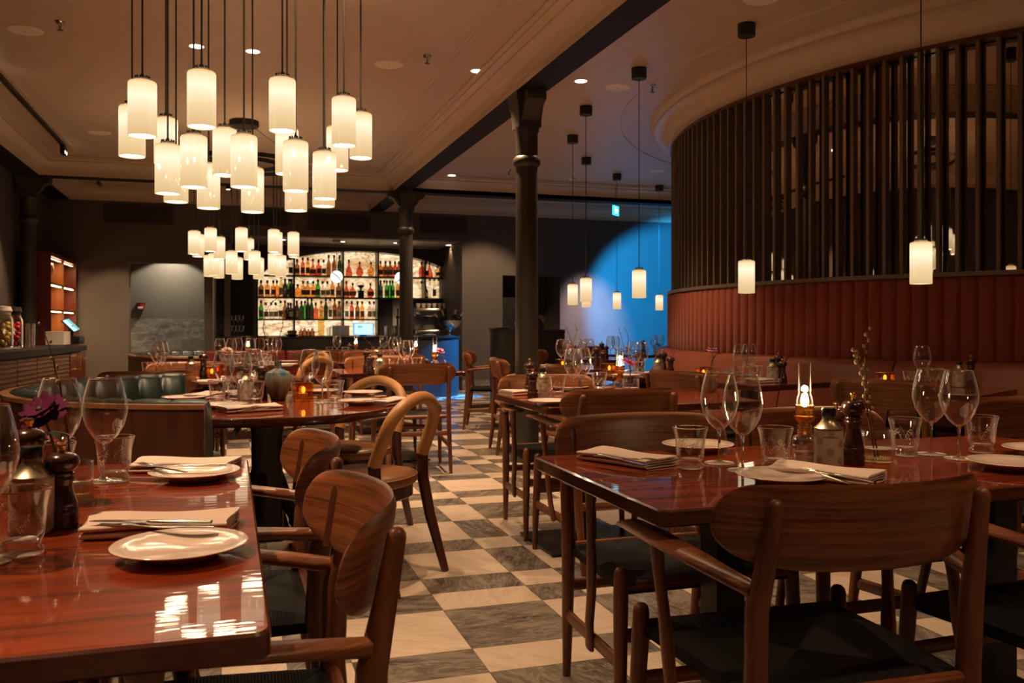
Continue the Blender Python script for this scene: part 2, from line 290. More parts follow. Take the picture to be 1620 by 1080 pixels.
# ------------------------------------------------------------------ mesh builder
class MB:
    def __init__(s): s.v = []; s.f = []; s.m = []; s.mi = 0
    def add(s, pts, faces):
        o = len(s.v); s.v += [tuple(p) for p in pts]
        for f in faces: s.f.append(tuple(i + o for i in f)); s.m.append(s.mi)
        return s
    def mat(s, i): s.mi = i; return s
    def box(s, x0, x1, y0, y1, z0, z1):
        p = [(x0, y0, z0), (x1, y0, z0), (x1, y1, z0), (x0, y1, z0), (x0, y0, z1), (x1, y0, z1), (x1, y1, z1), (x0, y1, z1)]
        return s.add(p, [(3, 2, 1, 0), (4, 5, 6, 7), (0, 1, 5, 4), (1, 2, 6, 5), (2, 3, 7, 6), (3, 0, 4, 7)])
    def rbox(s, x0, x1, y0, y1, z0, z1, r, seg=2):
        bm = bmesh.new(); bmesh.ops.create_cube(bm, size=1)
        for v in bm.verts: v.co = Vector(((x0 + x1) / 2 + v.co.x * (x1 - x0), (y0 + y1) / 2 + v.co.y * (y1 - y0), (z0 + z1) / 2 + v.co.z * (z1 - z0)))
        bmesh.ops.bevel(bm, geom=bm.edges[:], offset=r, segments=seg, profile=.5, affect='EDGES')
        bm.verts.index_update(); p = [v.co[:] for v in bm.verts]; f = [tuple(v.index for v in q.verts) for q in bm.faces]; bm.free()
        return s.add(p, f)
    def grid(s, rows, cu=False, cv=False, flip=False):
        n, k = len(rows), len(rows[0]); fs = []
        for i in range(n if cv else n - 1):
            for j in range(k if cu else k - 1):
                a, b, c, d = i * k + j, i * k + (j + 1) % k, ((i + 1) % n) * k + (j + 1) % k, ((i + 1) % n) * k + j
                fs.append((a, d, c, b) if flip else (a, b, c, d))
        return s.add([p for r in rows for p in r], fs)
    def loft(s, rings, caps=True):
        k = len(rings[0]); o = len(s.v)
        s.grid(rings, cu=True)
        if caps:
            s.f.append(tuple(o + i for i in reversed(range(k)))); s.m.append(s.mi)
            b = o + (len(rings) - 1) * k; s.f.append(tuple(b + i for i in range(k))); s.m.append(s.mi)
        return s
    def lathe(s, prof, n=24, c=(0, 0, 0), caps=True):
        rings = []
        for r, z in prof:
            r = max(r, 1e-5)
            rings.append([(c[0] + r * cos(2 * PI * i / n), c[1] + r * sin(2 * PI * i / n), c[2] + z) for i in range(n)])
        return s.loft(rings, caps)
    def tube(s, pts, rad, n=10, flat=None, up=(0, 0, 1), cap=True, round_end=False):
        P = [Vector(p) for p in pts]; m = len(P)
        R = [rad] * m if not hasattr(rad, '__len__') else list(rad)
        rings = []; u0 = None
        for i in range(m):
            t = (P[min(i + 1, m - 1)] - P[max(i - 1, 0)]).normalized()
            if u0 is None:
                a = Vector(up); u = (a - t * a.dot(t))
                if u.length < 1e-3: a = Vector((1, 0, 0)); u = (a - t * a.dot(t))
            else: u = u0 - t * u0.dot(t)
            u.normalize(); u0 = u; w = t.cross(u)
            r = R[i]; ru, rw = (r, r) if not hasattr(r, '__len__') else r
            rings.append([P[i] + u * (ru * cos(2 * PI * k / n)) + w * (rw * sin(2 * PI * k / n)) for k in range(n)])
            if i == m - 1 and round_end:
                for q in (.5, .85, 1.0):
                    kk = math.sqrt(max(0, 1 - q * q)); e = min(ru, rw)
                    rings.append([P[i] + t * (e * q) + u * (ru * max(kk, .05) * cos(2 * PI * k / n)) + w * (rw * max(kk, .05) * sin(2 * PI * k / n)) for k in range(n)])
        return s.loft(rings, cap)
    def prism(s, outline, z0, z1, axis='z'):
        def tr(a, b, h): return (a, b, h) if axis == 'z' else ((a, h, b) if axis == 'y' else (h, a, b))
        k = len(outline)
        s.add([tr(a, b, z0) for a, b in outline] + [tr(a, b, z1) for a, b in outline],
              [tuple(reversed(range(k))), tuple(range(k, 2 * k))] + [(i, (i + 1) % k, k + (i + 1) % k, k + i) for i in range(k)])
        return s
    def sphere(s, c, r, n=12, m=8, sq=(1, 1, 1)):
        rings = []
        for i in range(m + 1):
            a = -PI / 2 + PI * i / m; rr = max(cos(a), 1e-3)
            rings.append([(c[0] + r * sq[0] * rr * cos(2 * PI * k / n), c[1] + r * sq[1] * rr * sin(2 * PI * k / n), c[2] + r * sq[2] * sin(a)) for k in range(n)])
        return s.loft(rings)
    def mesh(s, name, mats, sharp=35):
        me = bpy.data.meshes.new(name); me.from_pydata(s.v, [], s.f)
        for m in (mats if isinstance(mats, (list, tuple)) else [mats]): me.materials.append(MT[m] if isinstance(m, str) else m)
        me.polygons.foreach_set('material_index', s.m)
        bm = bmesh.new(); bm.from_mesh(me); bmesh.ops.recalc_face_normals(bm, faces=bm.faces[:]); bm.to_mesh(me); bm.free()
        me.polygons.foreach_set('use_smooth', [True] * len(me.polygons))
        me.set_sharp_from_angle(angle=math.radians(sharp)); me.update()
        return me
    def build(s, name, mats, parent=None, loc=(0, 0, 0), rz=0, sharp=35):
        o = bpy.data.objects.new(name, s.mesh(name, mats, sharp)); COL.objects.link(o)
        o.location = loc; o.rotation_euler = (0, 0, rz)
        if parent: o.parent = parent
        return o
def tag(o, label, cat, group=None, kind=None):
    o['label'] = label; o['category'] = cat
    if group: o['group'] = group
    if kind: o['kind'] = kind
    return o
def thing(name, loc=(0, 0, 0), rz=0):
    o = bpy.data.objects.new(name, None); COL.objects.link(o); o.location = loc; o.rotation_euler = (0, 0, rz); o.empty_display_size = .05
    return o
USED = set()
def place(proto, loc, rz=0, label=None, cat=None, group=None, scale=None):
    """first call uses the prototype itself, later ones copy it with its parts and sub-parts"""
    if proto.name not in USED: USED.add(proto.name); r = proto
    else:
        r = proto.copy(); COL.objects.link(r)
        for ch in proto.children:
            c = ch.copy(); COL.objects.link(c); c.parent = r
            for g in ch.children:
                d = g.copy(); COL.objects.link(d); d.parent = c
    r.location = loc; r.rotation_euler = (0, 0, rz)
    if scale: r.scale = (scale,) * 3
    if label: r['label'] = label
    if cat: r['category'] = cat
    if group: r['group'] = group
    elif 'group' in r: del r['group']
    return r
ORD = ['first', 'second', 'third', 'fourth', 'fifth', 'sixth', 'seventh', 'eighth', 'ninth', 'tenth', 'eleventh', 'twelfth', 'thirteenth', 'fourteenth', 'fifteenth', 'sixteenth']
# ------------------------------------------------------------------ the room
def at_Y(px, Y, py=None):
    return at_depth(px, Y / (CT - (px - 810) / F * ST), py)
def at_X(px, X, py=None):
    return at_depth(px, X / ((px - 810) / F * CT + ST), py)
ZC, ZB, YB = 3.25, 3.02, 14.8
def struct(o, label): o['kind'] = 'structure'; o['label'] = label; o['category'] = o.name.split('_')[0]; return o

# floor: wide and narrow marble courses in both directions, laid light and dark in turn
def courses(start, seq, lo, hi, w, n):
    out = [start]; k = 0
    while out[-1] < hi: out.append(out[-1] + (w if seq[k % len(seq)] else n)); k += 1
    k = -1
    while out[0] > lo: out.insert(0, out[0] - (w if seq[k % len(seq)] else n)); k -= 1
    return out
XS = courses(.80, (1, 0, 1, 0, 1, 1, 0, 0, 1), -4.2, 12.5, .413, .206)
YS = courses(2.742, (0, 1, 0, 0, 1, 0, 1, 1, 0, 0, 1), -4.3, 16.5, .435, .218)
ix0 = min(range(len(XS)), key=lambda i: abs(XS[i] - .80)); iy0 = min(range(len(YS)), key=lambda i: abs(YS[i] - 2.962))
mb = MB(); g = .0012; seeds = []
for i in range(len(XS) - 1):
    for j in range(len(YS) - 1):
        mb.mat(1 if (i - ix0 + j - iy0) % 2 == 0 else 0)
        x0, x1, y0, y1 = XS[i] + g, XS[i + 1] - g, YS[j] + g, YS[j + 1] - g
        mb.add([(x0, y0, 0), (x1, y0, 0), (x1, y1, 0), (x0, y1, 0)], [(0, 1, 2, 3)]); seeds.append(random.random())
mb.mat(2); mb.add([(XS[0], YS[0], -.002), (XS[-1], YS[0], -.002), (XS[-1], YS[-1], -.002), (XS[0], YS[-1], -.002)], [(0, 1, 2, 3)]); seeds.append(0)
fl = mb.build('floor', ['tile_w', 'tile_d', 'grout'])
at = fl.data.attributes.new('tile_seed', 'FLOAT', 'FACE'); at.data.foreach_set('value', seeds)
struct(fl, 'chequered floor of white and grey marble courses in two widths')

mb = MB(); mb.box(-4.2, 13, -4.2, 15.05, ZC, ZC + .12)
struct(mb.build('ceiling', 'ceil'), 'warm cream painted ceiling with round speakers and downlights')
mb = MB(); mb.box(-2.72, -2.6, -4.2, 15.05, 0, ZC)
struct(mb.build('wall_left', 'wall_board'), 'grey boarded side wall behind the drawer counter')
mb = MB(); mb.box(12.9, 13.0, -4.2, 15.05, 0, ZC); struct(mb.build('wall_right', 'plaster'), 'grey plaster wall beyond the round screened room')
mb = MB(); mb.box(-2.72, 13, -4.3, -4.2, 0, ZC); struct(mb.build('wall_front', 'plaster_brown'), 'brown plaster wall behind the viewer')

XD0, XD1 = at_Y(204, YB)[0], at_Y(323, YB)[0]
XN0, XN1 = at_Y(337, YB)[0], at_Y(731, YB)[0]
XE0, XE1 = at_Y(795, YB)[0], at_Y(886, YB)[0]
ZN = 2.57
mb = MB()
for x0, x1, z0 in ((-2.72, XD0, 0), (XD0, XD1, 2.09), (XD1, XN0, 0), (XN0, XN1, ZN), (XN1, XE0, 0), (XE0, XE1, 1.99), (XE1, 13, 0)):
    mb.box(x0, x1, YB, YB + .22, z0, ZC)
struct(mb.build('wall_back', 'plaster'), 'grey plaster end wall around the bar niche and two doorways')
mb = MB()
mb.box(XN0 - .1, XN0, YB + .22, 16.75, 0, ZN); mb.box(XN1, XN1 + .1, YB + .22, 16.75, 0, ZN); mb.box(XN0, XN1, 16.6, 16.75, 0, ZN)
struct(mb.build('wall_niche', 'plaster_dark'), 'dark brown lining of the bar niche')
mb = MB(); mb.box(XN0 - .1, XN1 + .1, YB + .22, 16.75, ZN, ZN + .05); struct(mb.build('ceiling_niche', 'ceil'), 'low cream soffit over the bar')
mb = MB().mat(0).box(XD0 - .2, XD1 + .3, 15.75, 15.85, 1.23, 2.4).mat(1).box(XD0 - .2, XD1 + .3, 15.74, 15.85, 0, 1.23)
mb.mat(0).box(XD0 - .3, XD0 - .2, YB + .22, 15.85, 0, 2.4).box(XD1 + .3, XD1 + .4, YB + .22, 15.85, 0, 2.4).box(XD0 - .3, XD1 + .4, YB + .22, 15.85, 2.4, 2.45)
struct(mb.build('door_1', ['door_green', 'wall_marble']), 'doorway lobby with grey green paint above grey marble dado')
mb = MB().box(XE0 - .1, XE1 + .1, 15.9, 16.0, 0, 2.2).box(XE0 - .2, XE0 - .1, YB + .22, 16, 0, 2.2).box(XE1 + .1, XE1 + .2, YB + .22, 16, 0, 2.2).box(XE0 - .2, XE1 + .2, YB + .22, 16, 2.2, 2.25)
struct(mb.build('door_2', 'door_green'), 'dim grey green doorway behind the near column')

def beam(name, x0, x1, y0, y1, label):
    struct(MB().box(x0, x1, y0, y1, ZB, ZC).build(name, 'beam'), label)
beam('beam', 2.22, 2.46, -4.2, YB, 'dark main ceiling beam running above both columns')
beam('beam', -2.58, -2.30, -4.2, YB, 'dark ceiling beam along the boarded side wall')
beam('beam', -2.30, 2.22, 12.50, 12.74, 'dark cross beam between the two main beams')
beam('beam', 2.46, 12.9, 12.50, 12.74, 'dark cross beam beyond the far column toward the blue wall')
PROF = [(0, ZB + .004), (0, ZB + .06), (.02, ZB + .06), (.03, ZB + .10), (.07, ZB + .145), (.13, ZB + .17), (.13, ZB + .182), (.16, ZB + .186), (.19, ZB + .2), (.19, ZB + .212), (.235, ZB + .215), (.235, ZC)]
def cornice(x0, x1, y0, y1, name, label):
    rings = []
    for o, z in PROF:
        o += .001
        rings.append([(x0 + o, y0 + o, z), (x1 - o, y0 + o, z), (x1 - o, y1 - o, z), (x0 + o, y1 - o, z)])
    mb = MB().grid(rings, cu=True)
    for o in (.50, .535):                       # the two fine raised lines on the ceiling field
        a, b = o, o + .016
        rr = [[(x0 + q, y0 + q, z), (x1 - q, y0 + q, z), (x1 - q, y1 - q, z), (x0 + q, y1 - q, z)] for q, z in ((a, ZC), (a + .004, ZC - .008), (b - .004, ZC - .008), (b, ZC))]
        mb.grid(rr, cu=True)
    struct(mb.build(name, 'cornice', sharp=50), label)
cornice(-2.30, 2.22, -4.2, 12.50, 'trim_1', 'stepped plaster cornice around the big ceiling bay')
cornice(-2.30, 2.22, 12.74, YB, 'trim_2', 'stepped plaster cornice around the ceiling bay before the bar')
cornice(2.46, 12.9, 12.74, YB, 'trim_3', 'stepped plaster cornice in front of the blue lit wall')
mb = MB(); rows = [[(x, 12.50 - o, z) for x in (2.46, 12.9)] for o, z in PROF]; mb.grid(rows)
rows = [[(2.461 + o * .35, y, z) for y in (-4.2, 12.5)] for o, z in PROF]; mb.grid(rows)
struct(mb.build('trim_4', 'cornice', sharp=50), 'plaster cornice along the beams on the round room side')
mb = MB(); mb.box(-2.599, -2.58, -4.2, 15, ZB + .02, ZB + .06); struct(mb.build('trim_5', 'cornice'), 'thin cream strip under the side beam')
mb = MB()
for x0, x1 in ((-2.6, XD0), (XN1, XE0), (XE1, 12.9)): mb.box(x0, x1, YB - .02, YB, 0, .17)
struct(mb.build('baseboard_back', 'wall_marble'), 'grey marble skirting along the end wall')

def column(x, y, r, label, along=False):
    h = ZB
    prof = [(r * 1.45, 0), (r * 1.45, .05), (r * 1.2, .09), (r * 1.06, .13), (r * 1.04, .3), (r, 1.0), (r * .95, h - .62), (r * .95, h - .60), (r * 1.18, h - .58), (r * 1.22, h - .555), (r * 1.18, h - .53), (r * .97, h - .51), (r * .97, h - .32), (r * 1.08, h - .30), (r * 1.08, h - .27)]
    mb = MB().lathe(prof, 32, (x, y, 0))
    # square flaring capital with scrolled brackets under the beam
    ring = lambda s, z: [(x - s, y - s, z), (x + s, y - s, z), (x + s, y + s, z), (x - s, y + s, z)]
    mb.loft([ring(r * a, z) for a, z in ((1.0, h - .28), (1.02, h - .2), (1.15, h - .10), (1.35, h - .05), (1.35, h))])
    for sx in (-1, 1):
        out = [(r * .9, h - .24), (r * 1.3, h - .2), (r * 1.9, h - .11), (r * 2.5, h - .085), (r * 2.65, h - .05), (r * 2.65, h), (r * .9, h)]
        if along: mb.prism([(y + sx * a, z) for a, z in out], x - r * .8, x + r * .8, 'x')
        else: mb.prism([(x + sx * a, z) for a, z in out], y - r * .8, y + r * .8, 'y')
    o = mb.build('column', 'column', sharp=40); struct(o, label); return o
CN = (2.34, 6.93); CF = (2.40, 12.48)
column(CN[0], CN[1], .095, 'near dark cast iron column under the main beam', True)
column(CF[0], CF[1], .098, 'far dark cast iron column in front of the bar')
column(-2.44, 12.62, .10, 'dark cast iron column at the side wall by the lit glass case')

# ------------------------------------------------------------------ the round room
RC, RR = (8.15, 6.65), 4.10
def arc(r, a, z): return (RC[0] - r * cos(a), RC[1] + r * sin(a), z)
A0, A1 = -1.45, 1.45
def arc_strip(mb, prof, a0=A0, a1=A1, n=96):
    mb.grid([[arc(RR + o, a0 + (a1 - a0) * i / n, z) for i in range(n + 1)] for o, z in prof]); return mb
mb = MB(); arc_strip(mb, [(-.10, 0), (-.10, ZC)], -PI, PI, 180)
struct(mb.build('wall_round', 'mirror'), 'smoked mirror glass drum behind the vertical slats')
mb = MB()
arc_strip(mb, [(.0, ZB - .02), (.0, ZB), (.025, ZB + .0), (.025, ZB + .03), (.035, ZB + .04), (.05, ZB + .09), (.10, ZB + .13), (.15, ZB + .15), (.165, ZB + .15), (.165, ZB + .17), (.185, ZB + .18), (.21, ZB + .205), (.21, ZC)], -PI, PI, 180)
arc_strip(mb, [(-.1, ZB - .02), (0, ZB - .02)], -PI, PI, 180)
for o in (.52,): arc_strip(mb, [(o, ZC), (o + .004, ZC - .007), (o + .012, ZC - .007), (o + .016, ZC)], -PI, PI, 180)
struct(mb.build('trim_6', 'cornice', sharp=50), 'curved cream cornice over the slatted screen')
ZR = 1.47
scr = thing('slatted_screen', arc(RR, 0, ZR)); tag(scr, 'curved screen of tall bronze vertical slats above the red panelling', 'screen')
def local(o, root):
    for v in o.data.vertices: v.co -= root.location
    return o
mb = MB(); da = .122 / RR; k = int(1.4 / da)
for i in range(-k, k + 1):
    a = i * da; w, dp = .012, .055
    p = [arc(RR + q, a + s * w / RR, z) for z in (ZR, ZB - .02) for q, s in ((-.01 - dp, -1), (-.01 - dp, 1), (-.01, 1), (-.01, -1))]
    mb.add(p, [(3, 2, 1, 0), (4, 5, 6, 7), (0, 1, 5, 4), (1, 2, 6, 5), (2, 3, 7, 6), (3, 0, 4, 7)])
s = mb.build('slats', 'bronze', scr); local(s, scr)
mb = MB(); arc_strip(mb, [(-.08, ZR - .03), (.035, ZR - .03), (.035, ZR), (-.08, ZR)]); s = mb.build('bottom_rail', 'bronze', scr, sharp=40); local(s, scr)
mb = MB(); arc_strip(mb, [(-.08, ZB - .05), (.005, ZB - .05), (.005, ZB - .021), (-.08, ZB - .021)]); s = mb.build('top_rail', 'darkwood', scr, sharp=40); local(s, scr)
mb = MB(); n = 8; ch = .104 / RR; m = int(2.8 / ch); rows = [[], [], [], []]
for i in range(m * n + 1):
    a = -1.4 + ch * i / n; t = (i % n) / n; d = .028 * (1 - abs(2 * t - 1) ** 4)
    for row, (q, z) in zip(rows, ((.0, ZR - .031), (d + .004, ZR - .05), (d + .004, .80), (.0, .78))): row.append(arc(RR + q, a, z))
mb.grid(rows)
struct_p = mb.build('channelled_panel', 'fabric_rust', sharp=60); tag(struct_p, 'curved wall panel of red upholstered vertical channels under the slats', 'wall panel')
bq = thing('banquette', arc(RR, 0, 0)); tag(bq, 'long curved rust leather banquette round the screened room', 'banquette')
L = .86 / RR; kk = int(1.35 / L)
BPR = [(.03, .80), (.03, .865), (.07, .885), (.12, .875), (.15, .83), (.19, .66), (.235, .47), (.20, .44), (.10, .44)]
for i in range(-kk, kk + 1):
    a0, a1 = i * L + .0015, (i + 1) * L - .0015
    mb = MB(); n = 10; rows = []
    for j in range(n + 1):
        t = j / n; sq = -.010 * (abs(2 * t - 1) ** 10)
        rows.append([arc(RR + q + (sq if q > .11 else 0), a0 + (a1 - a0) * t, z + sq) for q, z in BPR])
    mb.loft(rows); s = mb.build('back_cushion', 'leather_rust', bq, sharp=50); local(s, bq)
    mb = MB(); rows = []
    for j in range(n + 1):
        rows.append([arc(RR + q, a0 + (a1 - a0) * j / n, z) for q, z in ((.08, .36), (.08, .43), (.68, .455), (.72, .44), (.735, .41), (.72, .36))])
    mb.loft(rows); s = mb.build('seat_cushion', 'leather_rust', bq, sharp=50); local(s, bq)
mb = MB(); arc_strip(mb, [(.66, 0), (.66, .36), (.08, .36)], -kk * L, (kk + 1) * L); s = mb.build('plinth', 'darkwood', bq, sharp=50); local(s, bq)

# ------------------------------------------------------------------ ceiling fittings
dl = thing('downlight'); MB().lathe([(.05, -.002), (.062, -.004), (.066, 0), (.05, 0)], 20).build('trim_ring', 'white_spk', dl); MB().lathe([(.0, -.003), (.052, -.003)], 20, caps=False).build('lens', 'down', dl)
EK = 3.2
def spot(loc, energy, size=1.4, col=(1, .63, .34), rot=(0, 0, 0), blend=.6, rad=.04):
    l = bpy.data.lights.new('spot_lamp', 'SPOT'); l.energy = energy * EK; l.spot_size = size; l.spot_blend = blend; l.color = col; l.shadow_soft_size = rad
    o = bpy.data.objects.new('spot_lamp', l); o.location = loc; o.rotation_euler = rot; COL.objects.link(o); return o
DLs = [(311, 73), (400, 81), (755, 112), (610, 270), (715, 277), (572, 313), (919, 128)]
WH = ['above the cluster lamp, beside the first', 'above the cluster lamp, nearer the beam', 'beside the main beam and the sprinkler', 'before the cross beam on the cluster side', 'on the round room side before the cross beam', 'in the small bay just before the bar', 'between the beam and the round speaker']
for (px, py), w in zip(DLs, WH):
    p = at_height(px, py, ZC - .001); place(dl, p, 0, 'small bright recessed downlight ' + w, 'downlight')
    spot((p[0], p[1], p[2] - .02), 105 if py < 120 else 55, 1.5)
for px, w in ((447, 'left of the hanging globes'), (541, 'beside the first globe lamp'), (627, 'beside the second globe lamp'), (710, 'at the column side end')):
    p = at_height(px, {447: 379, 541: 382, 627: 384, 710: 387.5}[px], ZN - .001); place(dl, p, 0, 'small downlight in the bar soffit ' + w, 'downlight')
    spot((p[0], p[1], p[2] - .02), 7, 1.7)
spk = thing('ceiling_speaker'); MB().lathe([(.0, -.006), (.112, -.006), (.12, 0)], 32, caps=False).build('grille', 'white_spk', spk); MB().lathe([(.0, -.008), (.006, -.008), (.006, -.005)], 10, caps=False).build('centre_dot', 'grey', spk)
for px, py, w in ((40, 48, 'near the track light'), (615, 102, 'between the cluster lamp and the beam'), (978, 138, 'above the banquette pendants'), (157, 210, 'farther along the cluster lamp bay'), (1040, 270, 'half hidden beside the slatted screen'), (1205, -2, 'cut by the top edge over the screen')):
    place(spk, at_height(px, py, ZC - .001), 0, 'flat round cream ceiling speaker ' + w, 'speaker')
spr = thing('sprinkler'); MB().lathe([(.035, -.001), (.03, -.012), (.012, -.014), (.012, -.04), (.006, -.045)], 14).build('body', 'steel', spr); MB().lathe([(.022, -.062), (.022, -.059), (.004, -.058), (.004, -.044)], 10).build('deflector', 'black', spr)
for px, py, w in ((95, 34, 'near the track light'), (676, 88, 'beside the main beam'), (1032, 135, 'above the tall pendants'), (805, 269, 'behind the near column')):
    place(spr, at_height(px, py, ZC - .001), 0, 'small metal fire sprinkler on the ceiling ' + w, 'sprinkler')
sd = MB().lathe([(.05, 0), (.05, -.02), (.04, -.035), (.0, -.036)], 16).build('smoke_detector', 'white_spk'); sd.location = at_height(905, 281, ZC - .001); tag(sd, 'round smoke detector on the ceiling by the cross beam', 'smoke detector')
ta, tb = at_height(-60, 62, ZC - .03), at_height(104, 233, ZC - .03); tx = (ta[0] + tb[0]) / 2
tr = thing('track_light', (tx, tb[1], ZC)); MB().box(-.018, .018, ta[1] - tb[1], .0, -.035, -.001).build('rail', 'black', tr)
for yy in (at_height(12, 128, ZC - .1)[1] - tb[1], -.06):
    h = MB().rbox(-.025, .025, yy - .09, yy + .09, -.13, -.035, .004).build('spot_head', 'black', tr)
    for q in (-.05, .05): MB().lathe([(.0, 0), (.019, 0)], 12, (.026, yy + q, -.105), caps=False).build('lens', 'down', h)
    spot((tx + .03, tb[1] + yy, ZC - .16), 70, 1.1, rot=(0, .25, 0))
for o in [o for o in COL.objects if o.name.startswith('lens') and o.parent and o.parent.name.startswith('spot_head')]:
    for v in o.data.vertices:
        x, y, z = v.co; v.co = (.0265, y, -.105 + (x - .026))
tag(tr, 'black ceiling track with spotlight heads above the drawer counter', 'track light')
p0, p1 = at_height(90, 284, ZC - .02), at_height(96, 296, ZC - .02)
o = MB().box(-.02, .02, -.35, .35, -.04, 0).build('light_track', 'black'); o.location = at_height(160, 292, ZC - .001); tag(o, 'short black light track in the small bay before the bar', 'track light')

o = MB().lathe([(.0, 0), (.035, 0), (.035, -.10), (.0, -.10)], 16).build('spotlight', 'black'); MB().lathe([(.0, -.101), (.03, -.101)], 14, caps=False).build('lens', 'down', o); o.location = at_height(361, 289, ZC - .001); tag(o, 'small black can spotlight in the small bay before the bar', 'spotlight')
# single opal pendants
pen = thing('pendant_lamp')
H = .232; ZBOT = 1.345
MB().lathe([(.062, ZC), (.062, ZC - .085), (.058, ZC - .09), (.0, ZC - .09)], 24).build('ceiling_canopy', 'black_matt', pen)
MB().tube([(0, 0, ZC - .09), (0, 0, ZBOT + H + .018)], .0035, 6).build('cable', 'black_matt', pen)
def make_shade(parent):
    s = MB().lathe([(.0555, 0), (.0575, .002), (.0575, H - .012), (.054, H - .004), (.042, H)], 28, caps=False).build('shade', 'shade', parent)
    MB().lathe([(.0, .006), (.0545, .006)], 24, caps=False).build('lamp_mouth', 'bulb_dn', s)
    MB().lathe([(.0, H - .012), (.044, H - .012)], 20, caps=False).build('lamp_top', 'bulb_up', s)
    mb = MB().lathe([(.034, H - .002), (.034, H + .008), (.028, H + .012), (.006, H + .013), (.006, H + .03)], 20)
    for i in range(14):
        a = 2 * PI * i / 14; mb.tube([(.026 * cos(a), .026 * sin(a), H + .008), (.028 * cos(a), .028 * sin(a), H + .02)], .0035, 5)
    mb.build('cap', 'black_matt', s)
    return s
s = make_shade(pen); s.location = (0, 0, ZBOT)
PENS = [(1457, 0, 4.86, 'nearest of the single pendants, over the round room tables'), (1181, 38, 0, 'second single pendant from the near end, before the slats'), (1011, 108, 0, 'third single pendant from the near end, against blue wall'),
        (927, 168, 0, 'fourth single pendant, hiding part of one behind it'), (906, 214, 0, 'fifth single pendant, next to the near column'), (927.5, 249, 0, 'sixth pendant, lower edge peeping below the fourth'),
        (976, 275, 0, 'small pendant hanging by the exit sign'), (1043, 293, 0, 'last small pendant, close to the slatted screen edge')]
PXY = []
for px, py, d, w in PENS:
    p = at_depth(px, d) if d else at_height(px, py, ZC)
    PXY.append((p[0], p[1])); place(pen, (p[0], p[1], 0), 0, 'lit opal cylinder ' + w, 'pendant lamp')

# the two cluster lamps: shades hung from two black rings
def cluster(items, label, ringr, drop):
    cs = []
    for l, r, b in items:
        d = .115 * F / (r - l); p = at_depth((l + r) / 2, d, b); cs.append(p)
    cx = sum(p[0] for p in cs) / len(cs); cy = sum(p[1] for p in cs) / len(cs)
    t = thing('cluster_lamp', (cx, cy, ZC))
    MB().lathe([(.15, 0), (.15, -.05), (.145, -.06), (0, -.06)], 32).build('ceiling_canopy', 'black_matt', t)
    zr = drop
    for R0 in ringr:
        mb = MB(); n = 48
        mb.grid([[(R0 * cos(2 * PI * i / n) * (1 + q * .02), R0 * sin(2 * PI * i / n) * (1 + q * .02), zr + z) for i in range(n)] for q, z in ((-1, -.02), (1, -.02), (1, .02), (-1, .02))], cu=True, cv=True)
        mb.build('ring', 'black_matt', t)
    for i in range(3):
        a = 2 * PI * i / 3; MB().tube([(.1 * cos(a), .1 * sin(a), -.06), (ringr[-1] * cos(a), ringr[-1] * sin(a), zr + .02)], .003, 5).build('hanging_wire', 'black_matt', t)
    global SHADE
    for p in cs:
        if SHADE is None: SHADE = make_shade(t); s = SHADE
        else:
            s = SHADE.copy(); COL.objects.link(s); s.parent = t
            for g_ in SHADE.children: g2 = g_.copy(); COL.objects.link(g2); g2.parent = s
        z = p[2] - ZC; s.location = (p[0] - cx, p[1] - cy, z)
        rr = math.hypot(p[0] - cx, p[1] - cy); R0 = min(ringr, key=lambda q: abs(q - rr)); k = 1
        MB().tube([((p[0] - cx) * k, (p[1] - cy) * k, z + H + .01), ((p[0] - cx) * k, (p[1] - cy) * k, zr)], .004, 6).build('cable', 'black_matt', t)
        MB().tube([((p[0] - cx), (p[1] - cy), zr), ((p[0] - cx) * R0 / max(rr, .05), (p[1] - cy) * R0 / max(rr, .05), zr)], .004, 6).build('bracket', 'black_matt', t)
    tag(t, label, 'chandelier'); return t
SHADE = None
C1 = [(203.5, 247, 216), (297, 341, 201.5), (189, 229, 248), (244.5, 280.5, 259.6), (246, 285, 307), (286, 327, 297), (312.5, 347.5, 330), (337, 374, 278), (365.5, 406.5, 296.7), (382, 417, 336), (426, 467.5, 208), (436, 472, 276), (448, 487.5, 303), (451, 485.5, 334), (495, 532, 315), (494.5, 529.5, 327), (525, 563, 231), (516.5, 551, 270), (553, 588.5, 250.7), (260, 297, 320)]
C2 = [(140, 282, 480), (192, 330, 512), (338, 482, 448), (452, 585, 535), (715, 860, 448), (818, 946, 548), (1112, 1250, 455), (1150, 1285, 480), (1352, 1490, 488), (1366, 1488, 520), (328, 458, 752), (385, 517, 735), (446, 574, 770), (595, 735, 722), (670, 802, 785), (875, 1016, 725), (932, 1060, 780), (1112, 1243, 730), (1201, 1332, 755)]
cluster(C1, 'near cluster lamp of hanging opal cylinders above the round table', (.36, .62), -.24)
cluster([(280 + l * .12963, 280 + r * .12963, 340 + b * .12963) for l, r, b in C2], 'far cluster lamp of hanging opal cylinders in front of the bar', (.36, .62), -.45)
